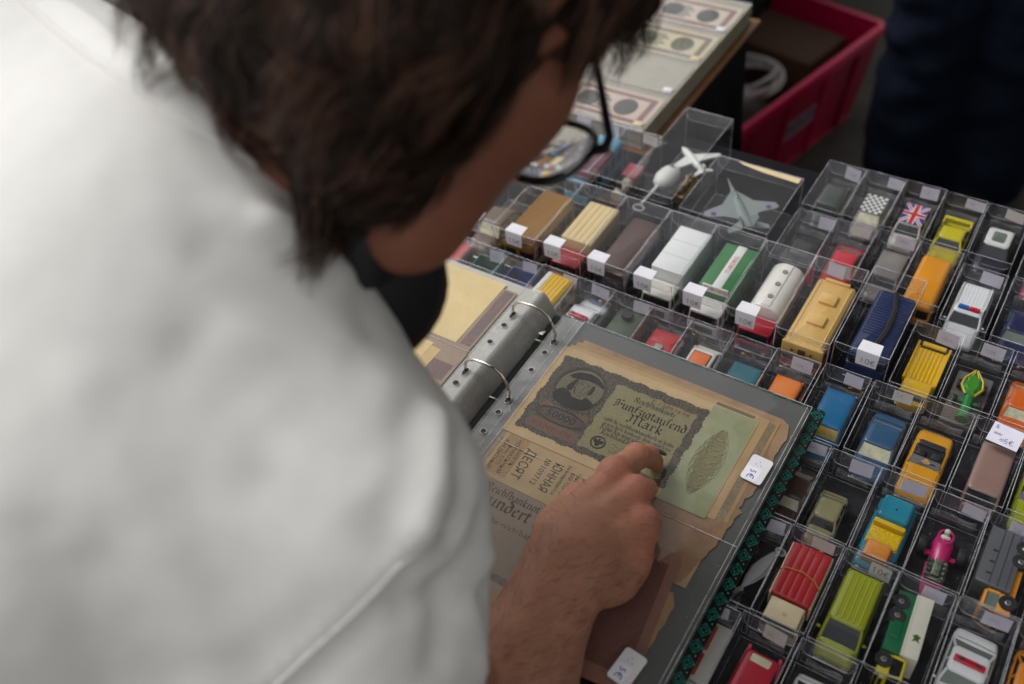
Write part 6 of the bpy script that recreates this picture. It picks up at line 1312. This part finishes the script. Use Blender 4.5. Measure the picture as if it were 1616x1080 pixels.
for s in (-1, 1):
    lm = MB(); ks = (.02, .25, .5, .75, .97)
    lm.loft([lens_pts(s, k, .6) for k in ks] + [lens_pts(s, k, -.8 - 3.6 * k * k) for k in reversed(ks)]); gpart(lm, 'lens', lens_m, 80)
    t_ = MB(); t_.tube([tuple(Hd(111, 7, s * 65)), tuple(Hd(109, 10, s * 72)), tuple(Hd(100, 11, s * 75)), tuple(Hd(55, 13, s * 73)), tuple(Hd(4, 12, s * 71)), tuple(Hd(-18, -2, s * 80)), tuple(Hd(-28, -26, s * 76))], [3.2, 3.6, 2.7, 2.2, 2.0, 2.0, 2.2], 8); gpart(t_, 'temple', blk)
# headphones resting round the neck
hp = empty('headphones', pt(44, -141.6, 361.6)); tag(hp, 'black over-ear headphones hanging round the neck of the leaning person', 'headphones')
inv2 = Matrix.Translation(-Vector(hp.location)); hpm = mat('black headphone plastic', '#0e0e10', .5, var=.1, bump=.1); pad = mat('black ear cushion', '#0b0b0c', .7, var=.2, bump=.2)
def hpart(mb, name, m):
    o = mb.build(name, m, hp, smooth=60); o.matrix_parent_inverse = inv2; return o
def cup(c, axis):
    axis = axis / np.linalg.norm(axis); a1 = np.cross(axis, HU); a1 /= np.linalg.norm(a1); a2 = np.cross(axis, a1)
    ring = lambda r, o: [tuple(c + axis * o + (a1 * math.cos(2 * PI * k / 24) * r + a2 * math.sin(2 * PI * k / 24) * r * 1.12)) for k in range(24)]
    hpart(MB().loft([ring(28, -20), ring(36, -17), ring(40, -8), ring(40, 2), ring(33, 3)]), 'ear_cup', hpm)
    hpart(MB().tube(ring(33, 9), 10, 10, closed=True), 'cushion', pad)
cup(pt(42.6, -147.4, 365), np.array((-0.8945, 0.3469, -0.2589))); cup(pt(-155.8, -45.9, 417.6), np.array((0.8146, -0.3136, 0.2610)))
hpart(MB().tube([*((46.7, -151.3, 387.2), (48.6, -147.1, 416.9), (31.5, -145.5, 441.7), (24.8, -152.5, 478.8), (-15.6, -137.4, 488.6), (-83.4, -101.8, 471.7), (-136, -68.2, 444.6),)], [18, 17, 12, 11, 11, 10, 9], 10), 'headband', hpm)
ym = mat('yellow print', '#b5a83a', .5); yb = MB()
for i in range(7):
    q = [np.array(c) + np.array((1.436, 1.848, 0.576)) * i for c in ((55.5, -162.7, 427.3), (56.2, -161.9, 427.5), (57.7, -163.5, 425.5), (57.1, -164.4, 425.1))]
    q2 = [p - np.array([.42, -.55, .72]) * .6 for p in q]; yb.add([tuple(p) for p in q + q2], [(0, 1, 2, 3), (7, 6, 5, 4), (0, 4, 5, 1), (2, 6, 7, 3)])
hpart(yb, 'lettering', ym)
# ------------------------------------------------------------------ neighbouring stall and background
alb = empty('banknote_album', (-262, 625, 0)); tag(alb, 'thick open album of small banknotes in pockets, brown cover', 'album')
MB().rbox(-165, 168, -158, 190, .5, 4.5, 2, .6).build('cover_board', mat('brown leather cover', '#7a4f24', .5, var=.2, scale=60, bump=.3), alb)
pm = paper('#aca591', .12)
for i in range(8): 
    j = random.Random(70 + i).uniform
    MB().rbox(-150, 155 + j(-2.5, 2), -150 + j(-2, 2), 182, 4.8 + i * 3.1, 7.5 + i * 3.1, 2, .5).build('page', pm, alb)
b = MB(); b.add([(-150, -150, 31.6), (155, -150, 31.6), (155, 182, 31.6), (-150, 182, 31.6)], [(0, 1, 2, 3)]); b.build('pocket_film', clear('album film', face=.04, haze=.08, rough=.15, hscale=14), alb)
wl = MB()
for i in range(5): wl.tube([(-150, -146 + i * 80, 31.9), (155, -146 + i * 80, 31.9)], .7, 5)
wl.tube([(47, -150, 31.9), (47, 182, 31.9)], .5, 5); wl.build('weld_line', weld, alb)
spec_ = [('pinkish note with a grey portrait lowest in the album beside the spectacles', '#c9b6a6', '#a87c76', '#5d5f5c'), ('blank greyish note second from the bottom of the album', '#aea795', '#a09a88', '#9a9484'), ('cream note with a yellow green centre in the album', '#c9bf9e', '#8d7a6a', '#a0a45e'), ('pink bordered note with dark portrait at the top of the album', '#cdbfae', '#a86f6e', '#55585a')]
for i, (l_, c1, c2, c3) in enumerate(spec_):
    for xx, lab_ in ((-232, l_), ):
        y0 = 477 + 80 * i; o = note_group('small_banknote', lab_, 29.9, [(xx, y0 + 2), (xx + 122, y0 + 2), (xx + 122, y0 + 70), (xx, y0 + 70)], paper(c1, .06), 'small banknotes in the album pockets')
        if i != 1:
            b = MB(); b.flat(rrect(xx + 6, xx + 116, y0 + 8, y0 + 64, 3), 30.1); b.c = 1; b.flat(rrect(xx + 14, xx + 108, y0 + 15, y0 + 57, 2), 30.15); b.c = 2; b.flat([(xx + 84 + 15 * math.cos(a * PI / 8), y0 + 36 + 18 * math.sin(a * PI / 8)) for a in range(16)], 30.2); [b.flat(rrect(xx + 20, xx + 56 + 6 * (k % 2), y0 + 20 + 6.5 * k, y0 + 23.4 + 6.5 * k, 1), 30.2) for k in range(5)]; b.flat([(xx + 32 + 15 * math.cos(a * PI / 8), y0 + 36 + 17 * math.sin(a * PI / 8)) for a in range(16)], 30.17)
            b.build('printed_ground', [guil('album print ' + c2, c2, '#7a6258', 420, .2), paper(c1, .06), guil('album centre ' + c3, c3, '#47463e', 420, .25)], o, smooth=0)
    s = MB().rbox(-6, 6, -4.5, 4.5, 0, .2, 1).build('price_sticker', paper('#dcdade', .03), loc=(-117, 486 + 80 * i, 32.2), rot=(0, 0, .1)); tag(s, ['tiny white price sticker on the pinkish note by the spectacles', 'tiny sticker at the blank greyish album note', 'tiny sticker at the green centred album note', 'tiny sticker at the topmost album note'][i], 'price sticker', 'stickers in the album')
    if i % 2 == 0: s.data.materials[0] = paper('#cfc09a', .04)
# red crate on the ground with its contents
cr = empty('plastic_crate', (-524, 1568, -750), -.2405); tag(cr, 'magenta red plastic crate with a sticker on the ground behind the table', 'crate'); rm_ = mat('magenta red plastic', '#bd1146', .4, var=.08, scale=10, bump=.1)
def wall(p0, p1, n):  # tapered wall with thickness
    (x0, y0), (x1, y1) = p0, p1; k = .1
    return [(x0 * (1 - k), y0 * (1 - k * .7), 4), (x1 * (1 - k), y1 * (1 - k * .7), 4), (x1, y1, 245), (x0, y0, 245)]
hx, hy = 330, 285; C4 = [(-hx, -hy), (hx, -hy), (hx, hy), (-hx, hy)]
for i in range(4):
    q = wall(C4[i], C4[(i + 1) % 4], None); ins = [(x * .975, y * .982, z) for x, y, z in q]
    MB().add(q + ins, [(0, 1, 2, 3), (7, 6, 5, 4), (0, 4, 5, 1), (1, 5, 6, 2), (2, 6, 7, 3), (3, 7, 4, 0)]).build('side_wall', rm_, cr, smooth=0)
MB().rbox(-300, 300, -264, 264, 0, 5, 6).build('crate_floor', rm_, cr)
rim_ = MB(); o_ = rrect(-hx - 9, hx + 9, -hy - 9, hy + 9, 22, 5); i_ = rrect(-hx + 5, hx - 5, -hy + 5, hy - 5, 14, 5)
rim_.loft([[(x, y, 226) for x, y in o_], [(x, y, 247) for x, y in o_], [(x * .99, y * .99, 252) for x, y in o_], [(x, y, 252) for x, y in i_], [(x, y, 243) for x, y in i_]], cap=False); rim_.build('crate_rim', rm_, cr)
for yy in (-200, -70, 70, 200): MB().add([(296, yy - 6, 6), (296, yy + 6, 6), (326, yy + 6, 228), (326, yy - 6, 228), (305, yy - 5, 6), (305, yy + 5, 6), (334, yy + 5, 228), (334, yy - 5, 228)], [(3, 2, 1, 0), (4, 5, 6, 7), (0, 1, 5, 4), (1, 2, 6, 5), (2, 3, 7, 6), (3, 0, 4, 7)]).build('rib', rm_, cr, smooth=0)
stk = MB(); zf = lambda z: 297 + 33 * z / 245 + 1.6
qd = lambda y0, y1, z0, z1, d=0: [(zf(z0) + d, y0, z0), (zf(z0) + d, y1, z0), (zf(z1) + d, y1, z1), (zf(z1) + d, y0, z1)]
stk.add(qd(-60, 60, 100, 150), [(0, 1, 2, 3)]); rr = random.Random(5)
for i in range(6):
    stk.c = 1 if i % 2 else 2; y0 = -54 + i * 18.5
    for a, b2, c, d2 in ((0, 4, 108, 142), (9, 13, 108, 142), (0, 13, rr.choice((108, 122, 134)), 0)): stk.add(qd(y0 + a, y0 + b2, c, d2 or c + 8, .3), [(0, 1, 2, 3)])
stk.build('sticker', [paper('#b9a3b0', .2), ink('#3b2a52'), ink('#6b1f3e')], cr, smooth=0)
cb = empty('cardboard_box', (-524, 1568, -750), -.2405); tag(cb, 'brown cardboard box standing inside the magenta crate', 'cardboard box'); cbm = mat('cardboard', '#4a3120', .85, var=.15, scale=14, stretch=(1, 8, 1))
MB().rbox(-270, 262, 95, 250, 6, 205, 3, 1).build('carton', cbm, cb)
for x0, x1 in ((-270, -6), (-4, 262)): MB().rbox(x0, x1, 96, 249, 205.3, 208, 1.5, .4).build('carton_flap', cbm, cb)
bagm = mat('grey carrier bag', '#55524e', .5, var=.3, scale=20, bump=.6, bscale=60)
bg_ = MB(); bg_.loft([[(x * (1 + .12 * noise.noise((x * .03, y * .03, z * .05))), y * (1 + .1 * noise.noise((y * .03, z * .04, 1))) - 60, z) for x, y in [(130 + k * 125 * math.cos(a * PI / 14), k * 118 * math.sin(a * PI / 14)) for a in range(28)]] for z, k in ((6, .9), (60, 1.05), (120, 1.0), (150, .75), (168, .4))]); o = bg_.build('carrier_bag', bagm, None, loc=(-524, 1568, -750), rot=(0, 0, -.2405), smooth=70); tag(o, 'crumpled grey carrier bag inside the magenta crate', 'bag')
def coil():
    P_ = []; r = random.Random(8)
    for i in range(90):
        t = i * .42; P_.append((185 + (62 + 14 * math.sin(i * .31)) * math.cos(t), -20 + (74 + 12 * math.cos(i * .23)) * math.sin(t), 186 + i * .35 + 9 * math.sin(i * .7)))
    o = MB().tube(P_, 4.6, 7).build('power_cable', mat('white cable', '#b9b6b2', .5), None, loc=(-524, 1568, -750), rot=(0, 0, -.2405), smooth=70); tag(o, 'coiled white cable lying on top of the bag in the crate', 'cable')
coil()
# standing seller in jeans
sel = empty('person', (90, 1585, -750)); tag(sel, 'person standing behind the stall in dark blue jeans, seen from the knees down', 'person'); si = Matrix.Translation(-Vector(sel.location))
jm = mat('dark indigo denim', '#151b2c', .9, var=.35, scale=30, bump=.4, bscale=900, spec=.15)
def sp(name, prims, lo, hi, h, m, f=None):
    V, F = sdf_mesh(prims, lo, hi, h)
    if f: V, _ = disp(V, F, f)
    o = link(name, np_mesh(name, V, F, [m]), sel); o.matrix_parent_inverse = si; return o
A_, B_ = np.array([14., 1560, 0]), np.array([176., 1600, 0]); z3 = lambda p, z: (p[0], p[1], z)
legs = [('c', z3(A_, -690), z3(A_ + (4, 0, 0), -280), 96, 100, 10), ('c', z3(B_, -690), z3(B_, -280), 96, 100, 10), ('c', z3(A_ + (4, 0, 0), -280), (50, 1600, 120), 100, 112, 20), ('c', z3(B_, -280), (140, 1605, 120), 100, 112, 20), ('e', (95, 1602, 180), (170, 125, 110), None, 30)]
sp('jeans', legs, (-140, 1410, -738), (330, 1790, 300), 13, jm, lambda V, n: np.array([14 * noise.noise(Vector((v[0] * .011, v[1] * .011, v[2] * .022))) for v in V]))
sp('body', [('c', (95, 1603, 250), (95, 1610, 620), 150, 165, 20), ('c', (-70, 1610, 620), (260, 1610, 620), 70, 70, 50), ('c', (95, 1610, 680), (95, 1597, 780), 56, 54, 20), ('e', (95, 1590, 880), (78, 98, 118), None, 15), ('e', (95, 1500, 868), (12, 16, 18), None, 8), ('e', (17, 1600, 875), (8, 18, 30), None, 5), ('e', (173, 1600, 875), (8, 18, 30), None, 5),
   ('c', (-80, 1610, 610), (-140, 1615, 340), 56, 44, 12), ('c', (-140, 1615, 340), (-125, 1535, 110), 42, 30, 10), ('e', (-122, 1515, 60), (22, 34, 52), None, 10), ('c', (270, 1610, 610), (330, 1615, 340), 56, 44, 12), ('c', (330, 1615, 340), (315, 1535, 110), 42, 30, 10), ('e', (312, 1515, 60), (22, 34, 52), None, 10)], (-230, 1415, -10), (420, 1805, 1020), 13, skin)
sp('jacket', [('c', (95, 1603, 200), (95, 1610, 620), 165, 178, 20), ('c', (-70, 1610, 620), (260, 1610, 620), 82, 82, 50), ('c', (-80, 1610, 610), (-140, 1615, 340), 68, 56, 12), ('c', (-140, 1615, 340), (-128, 1555, 160), 54, 44, 10), ('c', (270, 1610, 610), (330, 1615, 340), 68, 56, 12), ('c', (330, 1615, 340), (318, 1555, 160), 54, 44, 10)], (-230, 1415, 10), (420, 1815, 730), 14, mat('dark jacket', '#1d1e22', .85, var=.2, scale=20))
sp('hair', [('e', (95, 1613, 915), (88, 98, 92), None, 10), ('e', (95, 1645, 870), (80, 70, 70), None, 15)], (-20, 1475, 760), (210, 1745, 1040), 10, hair_m)
for p in (A_, B_):
    o = MB().ell((p[0], p[1] - 55, -722), (48, 140, 28), 16, 8).build('shoe', mat('black shoe', '#121212', .5), sel, smooth=60); o.matrix_parent_inverse = si

# black draped table further back and an awning added over the stall (out of frame, put there to shade the scene)
t2 = empty('market_table', (-1000, 1700, -750)); tag(t2, 'wooden table fully draped in black behind the album', 'table', 'market stall tables')
MB().rbox(-560, 560, -820, 1100, 700, 748, 6).build('tabletop', wood, t2)
for sx in (-500, 500):
    for sy in (-760, 1040): MB().rbox(sx - 22, sx + 22, sy - 22, sy + 22, 0, 700, 4).build('leg', wood, t2)
b = MB(); rings = []
for z, off in ((3, -3), (2, 1), (-4, 3), (-200, 8), (-480, 12), (-735, 16)):
    q = rrect(-1562 - off, -438 + off, 878 - off, 2802 + off, 6, 3); rings.append([(x + (9 * math.sin(i * 1.3) if z < -100 else 0), y, z) for i, (x, y) in enumerate(q)])
b.loft(rings, cap=False); b.add(rings[0], [tuple(range(len(rings[0])))]); c_ = b.build('table_cloth', black_cloth, smooth=50); tag(c_, 'black cloth hanging to the ground behind the album', 'table cloth', 'black stall cloths')
aw = empty('added_awning', (0, 0, -750)); tag(aw, 'unseen dark green awning on steel poles, added to shade the stall', 'awning')
ax0, ax1, ay0, ay1 = -120, 1900, 260, 2600
MB().add([(ax0, ay0, 2110), (ax1, ay0, 2110), (ax1, ay1, 2310), (ax0, ay1, 2310), (ax0, ay0, 2125), (ax1, ay0, 2125), (ax1, ay1, 2325), (ax0, ay1, 2325)], [(3, 2, 1, 0), (4, 5, 6, 7), (0, 1, 5, 4), (1, 2, 6, 5), (2, 3, 7, 6), (3, 0, 4, 7)]).build('canopy', mat('dark green canvas', '#24332b', .9, var=.2, scale=6), aw)
MB().rbox(ax0 + 2, ax1 - 2, ay0 - 12, ay0 - 3, 1960, 2112, 3).build('valance', mat('dark green canvas', '#24332b', .9), aw)
pm_ = MB().cyl((0, 0, 0), (0, 0, 2120), 22, 14).mesh('pole', mat('steel pole', '#8d8f90', .4, metal=.8))
for x, y in ((ax1 - 60, ay0 + 60), (ax1 - 60, ay1 - 60), (-80, 2500)): link('pole', pm_, aw, (x, y, 0))

cu_ = MB(); rows = []  # unseen curtain added on the right to keep light off the stall
for z in (2120, 900, -20): rows.append([(ax1 - 20 + 25 * math.sin(i * .9), ay0 + (ay1 - ay0) * i / 60, z) for i in range(61)])
cu_.loft(rows + [[(x + 6, y, z) for x, y, z in r] for r in reversed(rows)], cap=False, closed=False); cu_.build('shade_curtain', mat('dark green canvas', '#24332b', .9), aw, smooth=60)
